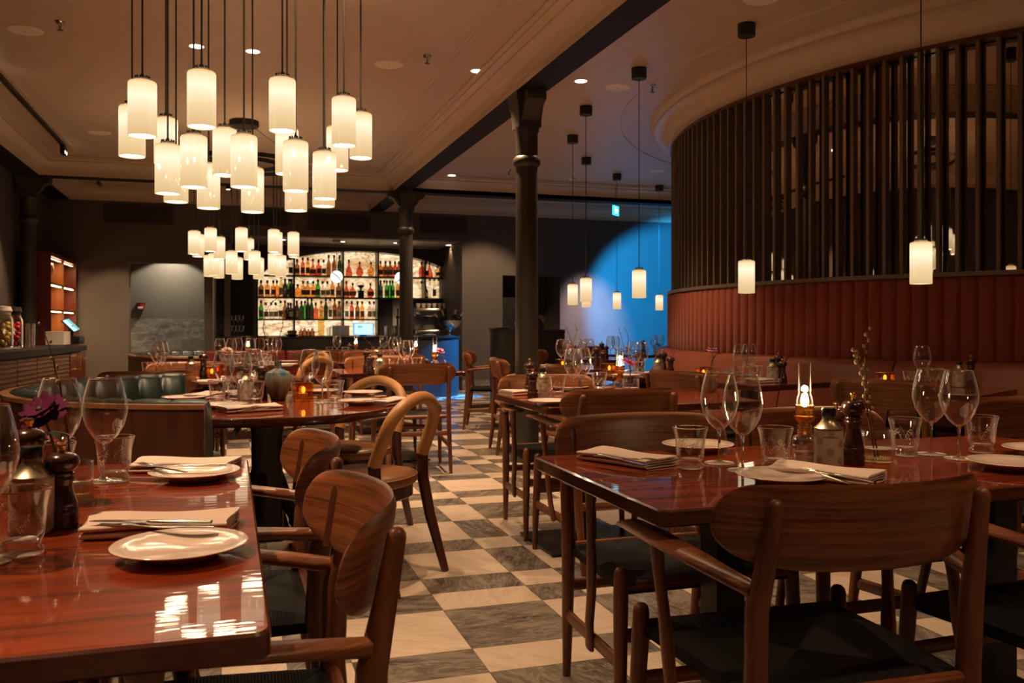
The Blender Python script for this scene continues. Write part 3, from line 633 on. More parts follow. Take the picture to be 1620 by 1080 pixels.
# ------------------------------------------------------------------ furniture
RHO, PHI = .45, .73
def back_point(u, z, off=0., rho=.45, ph=.73, yc=-.285, zc=.752):
    a = u * ph; r = rho + off
    return (r * sin(a), yc + rho - r * cos(a) - (z - zc) * .16, z)
def backrest_mb(hw_t=.080, hw_b=.084, zc=.752, thick=.0085, rho=.45, ph=.73):
    nu, nv = 34, 10; F_, B_ = [], []
    for i in range(nu + 1):
        q = -1 + 2 * i / nu; u = sin(q * PI / 2 * .985) / sin(PI / 2 * .985)
        ht = hw_t * (1 - abs(u) ** 9) ** .5; hb = hw_b * (1 - abs(u) ** 4.2) ** .5
        ht = max(ht, .004); hb = max(hb, .004); fr, br = [], []
        for j in range(nv + 1):
            v = -1 + 2 * j / nv; z = zc + (v * ht if v > 0 else v * hb)
            e = thick * math.sqrt(max(0, 1 - max(abs(v), abs(u)) ** 14))
            fr.append(back_point(u, z, -e, rho, ph)); br.append(back_point(u, z, e, rho, ph))
        F_.append(fr); B_.append(br)
    rings = [f + list(reversed(b)) for f, b in zip(F_, B_)]
    return MB().loft(rings)
def inlay_mb(x):
    u = math.asin(x / RHO) / PHI; mb = MB(); rows = []
    for j in range(13):
        z = .680 + .118 * j / 12; w = .0115 * (1 - max(0, (j - 9) / 3) ** 2 * .8) * .036 * 80
        w = .0115 * math.sqrt(max(.03, 1 - max(0, (j - 11) / 1.03) ** 2))
        z2 = z; du = w / (RHO * PHI)
        rows.append([back_point(u - du, z2, -.0082), back_point(u - du * .8, z2, -.0094), back_point(u + du * .8, z2, -.0094), back_point(u + du, z2, -.0082)])
    return mb.grid(rows)
def seat_mb(w0=.235, w1=.26, y0=-.215, y1=.235):
    n = 16; top, bot = [], []
    for i in range(n + 1):
        rt, rb = [], []
        for j in range(n + 1):
            a, b = -1 + 2 * j / n, -1 + 2 * i / n; y = y0 + (y1 - y0) * (b + 1) / 2; x = a * (w0 + (w1 - w0) * (b + 1) / 2)
            m = max(abs(a), abs(b)); z = .447 - .016 * (1 - m) - .010 * max(0, (m - .86) / .14) ** 2 - .006 * (1 - abs(abs(a) - abs(b)))
            rt.append((x, y, z)); rb.append((x, y, .408 + .006 * (1 - m)))
        top.append(rt); bot.append(rb)
    mb = MB(); mb.grid(top); mb.grid(bot, flip=True)
    def edge(r): return [r[0], r[1]]
    for rows in ([[t, b] for t, b in zip(top[0], bot[0])], [[t, b] for t, b in zip(top[-1], bot[-1])], [[r[0], q[0]] for r, q in zip(top, bot)], [[r[-1], q[-1]] for r, q in zip(top, bot)]): mb.grid(rows)
    return mb
def make_chair(arms):
    t = thing('armchair' if arms else 'side_chair')
    b = backrest_mb().build('backrest', 'walnut', t, sharp=60)
    for s in (-1, 1):
        inlay_mb(.222 * s).build('inlay', 'walnut_inlay', b)
    seat_mb().build('seat', 'cord', t, sharp=50)
    for s in (-1, 1):
        if arms:
            bl = [(.222 * s, -.275, 0), (.230 * s, -.245, .22), (.236 * s, -.222, .44), (.238 * s, -.230, .60), (.230 * s, -.252, .70), (.224 * s, -.270, .795)]
            br = [(.013, .013), (.018, .021), (.021, .027), (.021, .025), (.018, .019), (.0155, .0155)]
        else:
            bl = [(.232 * s, -.30, 0), (.232 * s, -.26, .22), (.232 * s, -.225, .44), (.230 * s, -.235, .60), (.227 * s, -.255, .70), (.224 * s, -.270, .795)]
            br = [.0125, .0165, .019, .0175, .015, .0135]
        MB().tube(bl, br, 12, up=(1, 0, 0), round_end=True).build('leg', 'walnut_leg', t, sharp=60)
        MB().tube([(.274 * s, .245, 0), (.270 * s, .238, .22), (.264 * s, .228, .40), (.263 * s, .226, .462)], [.0125, .018, .0205, .019], 12, up=(1, 0, 0), round_end=True).build('leg', 'walnut_leg', t, sharp=60)
        MB().tube([(.230 * s, -.252, .205), (.250 * s, 0, .215), (.268 * s, .235, .225)], [(.0095, .021)] * 3, 10, up=(1, 0, 0)).build('stretcher', 'walnut_leg', t, sharp=60)
        if arms:
            MB().tube([(.240 * s, -.225, .635), (.262 * s, -.14, .648), (.288 * s, -.02, .664), (.300 * s, .10, .672), (.302 * s, .20, .672)], [(.016, .017), (.014, .026), (.0115, .038), (.010, .041), (.009, .036)], 12, round_end=True).build('arm', 'walnut', t, sharp=60)
            MB().tube([(.292 * s, .085, .668), (.288 * s, .080, .60), (.282 * s, .068, .52), (.277 * s, .060, .44), (.273 * s, .050, .36), (.270 * s, .028, .27), (.262 * s, .010, .195)], [(.013, .030), (.012, .016), (.012, .0155), (.013, .022), (.013, .0165), (.012, .017), (.010, .025)], 12, up=(1, 0, 0), round_end=True).build('arm_support', 'walnut_leg', t, sharp=60)
    for y, z, x in ((.236, .30, .262), (-.238, .30, .228)):
        MB().tube([(-x, y, z), (x, y, z)], [(.019, .009)] * 2, 10, up=(0, 0, 1)).build('stretcher', 'walnut', t, sharp=60)
    for y, x in ((.228, .255), (-.222, .23)):
        MB().tube([(-x, y, .427), (x, y, .427)], .014, 10).build('seat_rail', 'walnut', t)
    return t
CH_A, CH_S = make_chair(True), make_chair(False)
def chair(proto, x, y, face, label, group=None):
    """face: compass angle the sitter looks toward, degrees anticlockwise from +X"""
    return place(proto, (x, y, 0), math.radians(face - 90), label, 'chair', group)

def make_bentwood():
    t = thing('hoop_back_chair')
    P = []
    for i in range(25):
        a = PI * i / 24; x = -.205 * cos(a); q = sin(a)
        zz = .53 + .275 * (q ** .62); P.append((x * (1 + .10 * sin(a * 2) ** 2), -.185 - .105 * (zz - .53) / .275, zz))
    MB().tube(P, [.028] + [.028] * 23 + [.028], 14, up=(0, 1, 0)).build('back_hoop', 'leather_tan', t, sharp=60)
    for s in (-1, 1):
        MB().tube([(.215 * s, -.30, 0), (.208 * s, -.225, .25), (.203 * s, -.19, .42), (.205 * s, -.185, .532)], [.018, .025, .027, .0275], 12, up=(1, 0, 0)).build('leg', 'darkwood', t, sharp=60)
        MB().tube([(.19 * s, .225, 0), (.165 * s, .175, .40)], [.015, .023], 12, up=(1, 0, 0)).build('leg', 'darkwood', t, sharp=60)
    def rnd(r, y=.0): return [(r * 1.0 * (abs(cos(a)) ** .8) * (1 if cos(a) > 0 else -1), y + r * .98 * (abs(sin(a)) ** .8) * (1 if sin(a) > 0 else -1)) for a in [2 * PI * i / 40 for i in range(40)]]
    rg = lambda r, z: [(x, y, z) for x, y in rnd(r)]
    MB().loft([rg(.205, .355), rg(.212, .36), rg(.212, .415)]).build('apron', 'darkwood', t, sharp=40)
    se = MB().loft([rg(.222, .415), rg(.230, .422), rg(.230, .452), rg(.222, .463), rg(.15, .476), rg(.06, .481)]).build('seat', 'leather_seat', t, sharp=60)
    mb = MB(); ring = rnd(.2295); mb.grid([[(x * k, y * k, .453 + z) for x, y in ring] for k, z in ((1.0, -.004), (1.016, 0), (1.0, .004), (.984, 0))], cu=True, cv=True)
    mb.build('piping', 'leather_tan', se)
    return t
BW = make_bentwood()

def rounded_rect(x0, x1, y0, y1, r, n=5):
    o = []
    for cx, cy, a0 in ((x1 - r, y1 - r, 0), (x0 + r, y1 - r, 90), (x0 + r, y0 + r, 180), (x1 - r, y0 + r, 270)):
        for i in range(n + 1):
            a = math.radians(a0 + 90 * i / n); o.append((cx + r * cos(a), cy + r * sin(a)))
    return o
TZ = .74
def rect_table(cx, cy, lx, ly, rz, label, pedestals=((0, 0),), plate=(.5, .42), th=.036):
    t = thing('dining_table', (cx, cy, 0), rz)
    o = rounded_rect(-lx / 2, lx / 2, -ly / 2, ly / 2, .022); i = rounded_rect(-lx / 2 + .004, lx / 2 - .004, -ly / 2 + .004, ly / 2 - .004, .02)
    rg = lambda q, z: [(x, y, z) for x, y in q]
    mb = MB().mat(1).loft([rg(i, TZ - th), rg(o, TZ - th + .004), rg(o, TZ - .004)], caps=True)
    mb.f.pop(); mb.m.pop(); k = len(o); b = len(mb.v) - k
    mb.add(rg(i, TZ), []); e = b + k
    for a in range(k): mb.f.append((b + a, b + (a + 1) % k, e + (a + 1) % k, e + a)); mb.m.append(1)
    mb.f.append(tuple(range(e, e + k))); mb.m.append(0)
    top = mb.build('table_top', ['table', 'table_edge_shaded'], t, sharp=30)
    # darker cross banding let into the top near its edge
    w = .055; bm_ = MB()
    for x0, x1, y0, y1 in ((-lx / 2 + .012, lx / 2 - .012, -ly / 2 + .012, -ly / 2 + w), (-lx / 2 + .012, lx / 2 - .012, ly / 2 - w, ly / 2 - .012), (-lx / 2 + .012, -lx / 2 + w, -ly / 2 + w, ly / 2 - w), (lx / 2 - w, lx / 2 - .012, -ly / 2 + w, ly / 2 - w)):
        bm_.add([(x0, y0, TZ + .0003), (x1, y0, TZ + .0003), (x1, y1, TZ + .0003), (x0, y1, TZ + .0003)], [(0, 1, 2, 3)])
    bm_.build('edge_banding', 'table', top)
    for px, py in pedestals:
        MB().box(px - .04, px + .04, py - .04, py + .04, .014, TZ - th).build('pedestal', 'black', t)
        MB().rbox(px - plate[0] / 2, px + plate[0] / 2, py - plate[1] / 2, py + plate[1] / 2, .0005, .014, .003, 1).build('foot_plate', 'black', t)
    tag(t, label, 'table'); return t
def round_table(cx, cy, r, label):
    t = thing('round_table', (cx, cy, 0)); th = .038
    mb = MB().mat(1).lathe([(r - .012, TZ - th), (r, TZ - th + .008), (r, TZ - .005), (r - .004, TZ)], 72, caps=False)
    n = 72; mb.add([(r * .994 * cos(2 * PI * i / n), r * .994 * sin(2 * PI * i / n), TZ) for i in range(n)], []); b = len(mb.v) - n
    mb.f.append(tuple(range(b, b + n))); mb.m.append(0)
    mb.mat(1).add([(r * .98 * cos(2 * PI * i / n), r * .98 * sin(2 * PI * i / n), TZ - th) for i in range(n)], [tuple(reversed(range(n)))])
    mb.build('table_top', ['table', 'table_edge_shaded'], t, sharp=40)
    MB().loft([[(x * k, y * k, z) for x, y in rounded_rect(-.075, .075, -.075, .075, .02, 3)] for k, z in ((1.0, .10), (.92, .35), (.95, .6), (1.15, TZ - th))]).build('pedestal', 'blackwood', t)
    for q in range(4):
        a = PI / 4 + q * PI / 2 + .35; c, s = cos(a), sin(a)
        MB().tube([(.05 * c, .05 * s, .42), (.11 * c, .11 * s, .26), (.19 * c, .19 * s, .12), (.34 * c, .34 * s, .03)], [(.03, .03), (.03, .035), (.028, .035), (.024, .028)], 8).build('foot', 'blackwood', t)
    tag(t, label, 'table'); return t

# tables
T1 = rect_table(-.36, 1.885, .82, 1.50, 0, 'glossy red mahogany table laid for diners at the near left corner', ((0, -.35), (0, .35)))
T2 = rect_table(1.67, 2.025, 1.66, .79, 0, 'long glossy mahogany table laid for four with the burning oil lamp in front', ((-.45, 0), (.45, 0)))
T3 = rect_table(1.98, 4.27, 1.16, .86, 0, 'mahogany table beside the near column with two pepper mills', ((-.22, -.02),), (.56, .5))
T4 = round_table(.17, 4.38, .645, 'round mahogany table with the blue glazed vase, under the near cluster lamp')
T5 = rect_table(-.14, 6.62, 1.24, .74, 0, 'mahogany table between the two curved booths', ((0, 0),))
T6 = round_table(.17, 9.3, .66, 'round mahogany table under the far cluster lamp')
T7 = rect_table(1.33, 7.38, 1.02, .78, 0, 'mahogany table with oil lamp and pink flower before the bar', ((0, 0),))
T8 = rect_table(1.52, 9.35, .95, .72, 0, 'mahogany table with a lamp, second in line toward the bar', ((0, 0),))
T9 = rect_table(1.38, 11.15, .95, .62, 0, 'mahogany table against the long red bench', ((0, 0),))
def radial(px, py): return math.atan2(RC[1] - py, RC[0] - px)
RT = []
for (x, y), lab in (((3.98, 4.30), 'banquette table under the nearest single pendant'), ((3.38, 5.26), 'banquette table with the lilac flower, under the second single pendant'), ((3.02, 6.20), 'banquette table under the third single pendant, behind the magenta flower'),
                    ((2.95, 7.40), 'banquette table crowded with glasses just right of the near column'), ((4.00, 9.35), 'banquette table under the fifth pendant near the blue wall'), ((5.15, 10.60), 'farthest banquette table before the blue lit wall')):
    a = radial(x, y); RT.append((x, y, a)); rect_table(x, y, .70, .82, a, lab, ((0, 0),), (.42, .42))

# chairs
chair(CH_A, -.025, 1.575, 180, 'walnut armchair nearest the viewer, at the near left table')
chair(CH_A, -.03, 2.33, 180, 'walnut armchair tucked at the far end of the near left table')
chair(CH_A, 1.16, 1.62, 88, 'walnut armchair seen from behind at the large right table')
chair(CH_A, 1.90, 1.60, 92, 'walnut armchair cut by the right edge at the large right table')
chair(CH_A, 1.25, 2.37, 270, 'walnut armchair across the table from the one seen from behind')
chair(CH_A, 1.89, 2.38, 270, 'walnut armchair behind the burning oil lamp on the large table')
chair(CH_A, 2.98, 2.50, 262, 'walnut armchair beyond the right end of the large table')
chair(CH_A, 1.73, 3.94, 90, 'walnut armchair with its back to us at the table beside the column')
chair(CH_A, 1.74, 4.60, 270, 'walnut armchair facing us at the table beside the column')
place(BW, (.57, 3.97, 0), math.radians(139 - 90), 'tan leather hoop backed chair nearest us at the round table', 'chair')
place(BW, (.60, 4.86, 0), math.radians(222 - 90), 'tan leather hoop backed chair on the far side of the round table', 'chair')
place(BW, (.72, 9.80, 0), math.radians(215 - 90), 'tan leather hoop backed chair far off at the round table under the far cluster lamp', 'chair')
place(BW, (.62, 8.72, 0), math.radians(130 - 90), 'second far hoop backed chair at the round table under the far cluster lamp', 'chair')
chair(CH_S, 1.36, 6.80, 90, 'armless walnut chair with its back to us beside the aisle')
chair(CH_S, 1.30, 8.00, 270, 'armless walnut chair facing us behind the pink flower')
chair(CH_S, 1.55, 8.78, 90, 'armless walnut chair behind the lamp with pink flower table')
chair(CH_S, 1.52, 9.92, 270, 'armless walnut chair on the far side of the second lamp table')
chair(CH_S, .98, 10.55, 90, 'armless walnut chair at the table against the red bench')
chair(CH_A, -.50, 6.26, 90, 'walnut chair showing above the green booth back')
chair(CH_A, -.32, 7.18, 270, 'walnut chair facing us behind the two tumblers past the green booth')
AC = []
for i, (lab) in enumerate(['dark walnut chair at the nearest banquette table, behind the budding twigs', 'dark walnut chair at the second banquette table, behind the large wine glasses', 'walnut chair at the third banquette table, behind the oil lamp', 'walnut chair by the near column at the fourth banquette table', 'small walnut chair at the fifth banquette table', 'smallest walnut chair at the farthest banquette table']):
    x, y, a = RT[i]; k = .46 if i else .50
    chair(CH_A if i in (2, 3) else CH_S, x - k * cos(a), y - k * sin(a), math.degrees(a), lab)
chair(CH_A, 2.72, 9.30, -20, 'walnut armchair standing alone left of the near column')

# curved booths
def booth(cx, cy, a0, a1, label, R=1.10):
    t = thing('curved_booth', (cx, cy, 0)); n = 72
    P = lambda r, a, z: (r * cos(a), r * sin(a), z)
    A = [math.radians(a0 + (a1 - a0) * i / n) for i in range(n + 1)]
    MB().loft([[P(R - .02, a, 0), P(R, a, .0), P(R, a, .822), P(R - .02, a, .822)] for a in A]).build('back_panel', 'booth_wood', t, sharp=40)
    MB().loft([[P(R - .065, a, .822), P(R + .006, a, .822), P(R + .006, a, .838), P(R - .065, a, .838)] for a in A]).build('top_ledge', 'booth_trim', t, sharp=40)
    chn = max(6, int(math.radians(abs(a1 - a0)) * (R - .1) / .135)); m = 8; rings = []
    for i in range(chn * m + 1):
        a = math.radians(a0 + (a1 - a0) * i / (chn * m)); u = (i % m) / m; d = .022 * (1 - abs(2 * u - 1) ** 4)
        rings.append([P(R - .022, a, .40), P(R - .022, a, .825), P(R - .035, a, .842), P(R - .07 - d * .6, a, .846 + d * .3), P(R - .10 - d, a, .825), P(R - .125 - d, a, .72), P(R - .15 - d, a, .47), P(R - .12, a, .40)])
    MB().loft(rings).build('back_cushion', 'leather_green', t, sharp=70)
    MB().loft([[P(R - .58, a, .34), P(R - .61, a, .42), P(R - .57, a, .455), P(R - .16, a, .465), P(R - .14, a, .36)] for a in A]).build('seat_cushion', 'leather_green', t, sharp=50)
    MB().loft([[P(R - .56, a, 0), P(R - .56, a, .338), P(R - .05, a, .338), P(R - .05, a, 0)] for a in A]).build('plinth', 'booth_wood', t, sharp=40)
    tag(t, label, 'booth'); return t
booth(.17, 4.38, 114, 256.5, 'curved wooden booth lined with green channelled leather round the near round table')
booth(.17, 9.3, 114, 250, 'farther curved booth lined with green leather under the far cluster lamp')

# long red bench in front of the bar
t = thing('bench', (.2, 11.95, 0))
for i in range(5):
    x0 = -.5 + i * .5; MB().rbox(x0 + .003, x0 + .497, -.14, .0, .40, .79, .03, 3).build('back_cushion', 'leather_red', t, sharp=50)
    MB().rbox(x0 + .003, x0 + .497, -.60, -.12, .36, .46, .025, 3).build('seat_cushion', 'leather_red', t, sharp=50)
MB().box(-.5, 2, -.55, .0, 0, .36).box(-.5, 2.0, .0, .05, 0, .77).build('frame', 'darkwood', t)
tag(t, 'long low bench in dark red leather in front of the bar', 'bench')
# ------------------------------------------------------------------ tableware prototypes
def wine_glass():
    t = thing('wine_glass')
    b = MB().lathe([(.006, .092), (.014, .096), (.030, .112), (.043, .135), (.0505, .163), (.0515, .178), (.048, .205), (.0415, .232), (.0365, .250)], 30, caps=False).lathe([(.0355, .2495), (.0405, .232), (.0470, .205), (.0504, .178), (.0494, .163), (.0420, .136), (.029, .1135), (.013, .0985)], 30, caps=False).build('bowl', 'glass', t, sharp=80)
    MB().lathe([(.036, .2495), (.0372, .2508), (.0368, .252), (.0356, .2508)], 30, caps=False).build('rim', 'glass_solid', b, sharp=80)
    MB().lathe([(.004, .006), (.0036, .03), (.0037, .07), (.0055, .088), (.010, .0955), (.0, .099)], 14, caps=False).build('stem', 'glass_solid', t, sharp=80)
    MB().lathe([(.0, .0005), (.039, .0005), (.0405, .0015), (.039, .0028), (.02, .0045), (.008, .0075), (.0045, .012), (.0, .0125)], 30, caps=False).build('foot', 'glass_foot', t, sharp=80)
    return t
def tumbler():
    t = thing('tumbler')
    b = MB().lathe([(.0305, .0215), (.0355, .033), (.0375, .055), (.0395, .080), (.0465, .108)], 30, caps=False).lathe([(.0440, .108), (.0372, .080), (.0352, .055), (.0330, .036), (.024, .027)], 30, caps=False).build('body', 'glass', t, sharp=80)
    MB().lathe([(.0440, .1075), (.0468, .108), (.0466, .1095), (.0452, .1105), (.0438, .1092)], 30, caps=False).build('rim', 'glass_solid', b, sharp=80)
    MB().lathe([(.0, .001), (.029, .0005), (.0345, .003), (.0345, .010), (.0295, .0165), (.0303, .0212), (.024, .0262), (.0, .0245)], 30, caps=False).build('foot', 'glass_foot', t, sharp=80)
    mb = MB(); rnd = random.Random(3)
    def rad(z): return .0372 + max(0, z - .055) * .115 + max(0, z - .08) * .15 + .0006
    def stroke(a, z, da, dz, w):
        q = []
        for k, s in ((0, .2), (.5, 1.), (1, .1)):
            aa, zz = a + da * k, z + dz * k; nx, nz = -dz, da * .04; l = math.hypot(nx, nz) or 1
            for sg in (-1, 1):
                a2, z2 = aa + sg * nx / l * w * s / .04, zz + sg * nz / l * w * s; q.append((rad(z2) * cos(a2), rad(z2) * sin(a2), z2))
        mb.add(q, [(0, 2, 3, 1), (2, 4, 5, 3)])
    for sp in range(5):
        a0 = 2 * PI * sp / 5
        for k in range(9):
            a = a0 + k * .11; z = .062 + .014 * sin(k * .7 + sp)
            for s in (-1, 1): stroke(a, z, .13, s * .008, .0009)
        stroke(a0 - .05, .060, 1.0, .012, .0006)
    mb.build('etching', 'etch', t, sharp=80)
    return t
def plate():
    return MB().lathe([(.0, .004), (.050, .004), (.054, .001), (.060, .001), (.063, .008), (.085, .0145), (.1065, .0205), (.1075, .0222), (.106, .0235), (.085, .0180), (.068, .0125), (.0, .0112)], 48, caps=False).build('plate', 'porcelain', None, sharp=70)
def napkin():
    W, t, L = .135, .0019, .255
    mid = []
    def seg(y0, z0, y1, z1, n):
        for i in range(n): mid.append((y0 + (y1 - y0) * i / n, z0 + (z1 - z0) * i / n))
    def arcs(yc, zc, r, s):
        for i in range(7):
            a = -PI / 2 + PI * i / 6; mid.append((yc + s * r * cos(a), zc + r * sin(a)))
    seg(W / 2, .0022, -W / 2 + .006, .0022, 6); arcs(-W / 2 + .006, .0056, .0034, -1); seg(-W / 2 + .006, .0090, W / 2 - .004, .0095, 6); arcs(W / 2 - .004, .0129, .0034, 1); seg(W / 2 - .004, .0163, -W / 2 + .004, .0168, 6); arcs(-W / 2 + .004, .0198, .003, -1); seg(-W / 2 + .004, .0228, W / 2 - .014, .0222, 7); mid.append((W / 2 - .013, .0221))
    out, inn = [], []
    for i, (y, z) in enumerate(mid):
        a, b = mid[max(0, i - 1)], mid[min(len(mid) - 1, i + 1)]; dy, dz = b[0] - a[0], b[1] - a[1]; l = math.hypot(dy, dz) or 1
        out.append((y - dz / l * t, z + dy / l * t)); inn.append((y + dz / l * t, z - dy / l * t))
    prof = out + inn[::-1]; rings = []
    for i in range(15):
        u = i / 14; x = -L / 2 + L * u
        rings.append([(x + .006 * sin(y * 40) * (1 if u > .5 else -1) * abs(2 * u - 1), y * (1 + .02 * sin(u * 9)), .0004 + z * (1 + .10 * sin(u * 6 + y * 20))) for y, z in prof])
    return MB().loft(rings).build('napkin', 'linen', None, sharp=70)
def fork():
    mb = MB(); h = lambda x: .0035 + .010 * (x / .2) ** 2 * 0 + (.006 * sin(max(0, x - .12) / .08 * PI))
    pts = [(-.1, 0, .0025), (-.06, 0, .003), (0, 0, .003), (.03, 0, .004), (.045, 0, .007), (.058, 0, .0075)]
    mb.tube(pts, [(.0016, .007), (.0016, .006), (.0018, .0035), (.0018, .003), (.0015, .008), (.0012, .011)], 10)
    for y in (-.0092, -.0031, .0031, .0092):
        mb.tube([(.055, y, .0075), (.075, y, .0062), (.1, y, .0075)], [(.0011, .0018), (.0010, .0016), (.0007, .0009)], 6)
    return mb.build('fork', 'steel', None, sharp=60)
def knife():
    mb = MB(); mb.tube([(-.105, 0, .004), (-.06, 0, .0042), (.005, 0, .0038), (.012, 0, .0038)], [(.003, .006), (.0035, .0068), (.003, .005), (.0015, .004)], 12)
    mb.tube([(.01, 0, .0036), (.03, 0, .0036), (.08, .001, .0036), (.105, .003, .0036), (.114, .005, .0036)], [(.0010, .006), (.0010, .0092), (.0010, .0092), (.0009, .006), (.0005, .0012)], 10)
    return mb.build('knife', 'steel', None, sharp=60)
def mill(h, mat):
    t = thing('pepper_mill' if h > .17 else 'salt_mill'); k = h / .195; r = 1.0 if h > .17 else .98
    R = lambda p: [(a * .031 / .031 * r, b * k) for a, b in p]
    MB().lathe(R([(.0, .0), (.029, .0), (.030, .004), (.030, .022), (.0285, .026), (.0295, .029), (.0295, .044), (.027, .048), (.0285, .051), (.0265, .060), (.0215, .082), (.0185, .098), (.0190, .106), (.0225, .112), (.0225, .117), (.0200, .120), (.0220, .123), (.0220, .128), (.0185, .131)]), 32).build('body', mat, t, sharp=55)
    MB().lathe(R([(.0185, .1315), (.0235, .135), (.0300, .145), (.0318, .154), (.0300, .164), (.0235, .172), (.0120, .1765), (.0, .1775)]), 32).build('head', mat, t, sharp=60)
    MB().lathe(R([(.0045, .1768), (.0060, .180), (.0055, .184), (.0088, .190), (.0092, .1935), (.0080, .1955), (.0030, .1945), (.0, .1945)]), 18).build('knob', 'brass', t, sharp=60)
    return t
def text_mesh(s, size, mat, name, parent, wrap_r, z, a_c=-PI / 2):
    cu = bpy.data.curves.new(name, 'FONT'); cu.body = s; cu.size = size; cu.align_x = 'CENTER'; cu.space_character = 1.05
    ob = bpy.data.objects.new('tmp', cu); COL.objects.link(ob)
    dg = bpy.context.evaluated_depsgraph_get(); me = bpy.data.meshes.new_from_object(ob.evaluated_get(dg)); bpy.data.objects.remove(ob)
    for v in me.vertices:
        a = a_c + v.co.x / wrap_r; v.co = (wrap_r * cos(a), wrap_r * sin(a), z + v.co.y)
    me.materials.clear(); me.materials.append(MT[mat]); o = bpy.data.objects.new(name, me); COL.objects.link(o); o.parent = parent; return o
def oil_tin():
    t = thing('oil_tin'); R = .0375
    MB().lathe([(.0, 0), (.0365, 0), (.0378, .0015), (.0378, .004), (R - .0004, .005), (R - .0004, .100), (.0382, .101), (.0382, .104), (.034, .107), (.022, .118), (.0165, .128), (.0165, .136)], 40).build('can', 'tin', t, sharp=40)
    lab = MB().lathe([(R, .006), (R, .099)], 40, caps=False).build('paper_label', 'tin_label', t)
    mb = MB()
    rows = [(-2.35, .020), (-1.55, .044), (-.75, .022), (-2.30, .070), (-.70, .066), (.1, .045), (.9, .022), (.95, .072), (1.7, .046), (-3.1, .046), (-2.75, .088), (-1.52, .0935)]
    for a0, z0 in rows:
        n = 20; pts = []
        for i in range(n):
            u, w = .0095 * cos(2 * PI * i / n), .0095 * sin(2 * PI * i / n); zz = min(z0 + w, .0985); a = a0 + u / R; pts.append(((R + .0012) * cos(a), (R + .0012) * sin(a), zz))
        mb.add(pts, [tuple(range(n))])
    mb.build('printed_citrus_pattern', 'tin_print', lab)
    text_mesh('mancinO', .0105, 'ink', 'lettering', lab, R + .0006, .079, -1.5)
    MB().lathe([(.0175, .136), (.0185, .138), (.0185, .155), (.0165, .1575), (.0, .1575)], 28).build('cap', 'black', t, sharp=40)
    return t
def oil_lamp():
    t = thing('oil_lamp')
    MB().lathe([(.0, .001), (.031, .001), (.033, .003), (.033, .060), (.030, .070), (.020, .076), (.018, .080), (.0165, .080), (.0165, .075), (.029, .068), (.0315, .060), (.0315, .006), (.0, .006)], 28, caps=False).build('reservoir', 'glass_foot', t, sharp=60)
    MB().lathe([(.0, .0065), (.0305, .0065), (.0305, .030), (.0, .030)], 24, caps=False).build('oil', 'glass_water', t)
    MB().lathe([(.0, .076), (.0195, .076), (.0205, .080), (.0205, .088), (.0175, .090), (.0175, .094), (.0200, .096), (.0200, .101), (.0150, .104), (.0150, .108), (.0230, .116), (.0285, .124), (.0300, .128), (.0260, .128), (.0180, .130), (.0180, .134)], 32).build('burner', 'brass', t, sharp=40)
    mb = MB(); n = 16
    for i in range(n):
        a0, a1, a2 = 2 * PI * i / n, 2 * PI * (i + .5) / n, 2 * PI * (i + 1) / n; r = .0235
        for aa, ab in ((a0, a1), (a1, a2)):
            za, zb = (.134, .158) if ab is a1 else (.158, .134)
            mb.tube([(r * cos(aa), r * sin(aa), za), (r * cos(ab), r * sin(ab), zb)], .0015, 5)
            mb.tube([(r * cos(aa), r * sin(aa), .292 - za), (r * cos(ab), r * sin(ab), .292 - zb)], .0012, 5)
    mb.lathe([(.0228, .133), (.0242, .133), (.0242, .137), (.0228, .137)], 24, caps=False)
    mb.build('gallery', 'brass', t)
    MB().lathe([(.0215, .140), (.0215, .172), (.0200, .180), (.0170, .186), (.0165, .195), (.0165, .275)], 24, caps=False).build('chimney', 'glass', t, sharp=70)
    MB().sphere((0, 0, .169), .0115, 10, 8, (1, 1, 1.5)).build('flame', 'flame', t)
    MB().tube([(.018, 0, .094), (.038, 0, .094)], .0016, 6).tube([(.038, 0, .094), (.041, 0, .094)], .007, 12).build('wick_knob', 'brass', t)
    return t
def glass_vase():
    t = thing('glass_vase')
    MB().lathe([(.0, .001), (.042, .001), (.0445, .003), (.0445, .086), (.0432, .087), (.0420, .086), (.0420, .010), (.0, .010)], 36, caps=False).build('body', 'glass', t, sharp=60)
    MB().lathe([(.0, .011), (.0415, .011), (.0415, .038), (.0, .038)], 30, caps=False).build('water', 'glass_water', t)
    mb = MB()
    for i in range(40):
        a = 2 * PI * i / 40; mb.tube([(.0452 * cos(a), .0452 * sin(a), .006), (.0452 * cos(a), .0452 * sin(a), .036)], .0014, 4)
    mb.build('ribbing', 'glass_water', t)
    return t
def votive():
    t = thing('votive_holder')
    rg = lambda h, z, r=.008: [(x, y, z) for x, y in rounded_rect(-h, h, -h, h, r, 3)]
    MB().loft([rg(.044, .001), rg(.046, .004), rg(.046, .088), rg(.043, .090), rg(.040, .088), rg(.040, .012)]).build('glass_cube', 'b_amber', t, sharp=50)
    mb = MB().lathe([(.0, .012), (.022, .012), (.022, .040), (.0, .040)], 20); mb.build('candle', 'white', t)
    MB().sphere((0, 0, .058), .010, 10, 8, (1, 1, 1.7)).build('flame', 'candle', t)
    MB().loft([rg(.0465, .086), rg(.047, .089), rg(.0465, .092), rg(.041, .091)], caps=False).build('gilded_rim', 'brass', t)
    return t
PROTO = dict(wine=wine_glass(), tumbler=tumbler(), plate=plate(), napkin=napkin(), fork=fork(), knife=knife(), mill=mill(.195, 'mill'), salt=mill(.155, 'mill'),
             tin=oil_tin(), lamp=oil_lamp(), vase=glass_vase(), votive=votive())
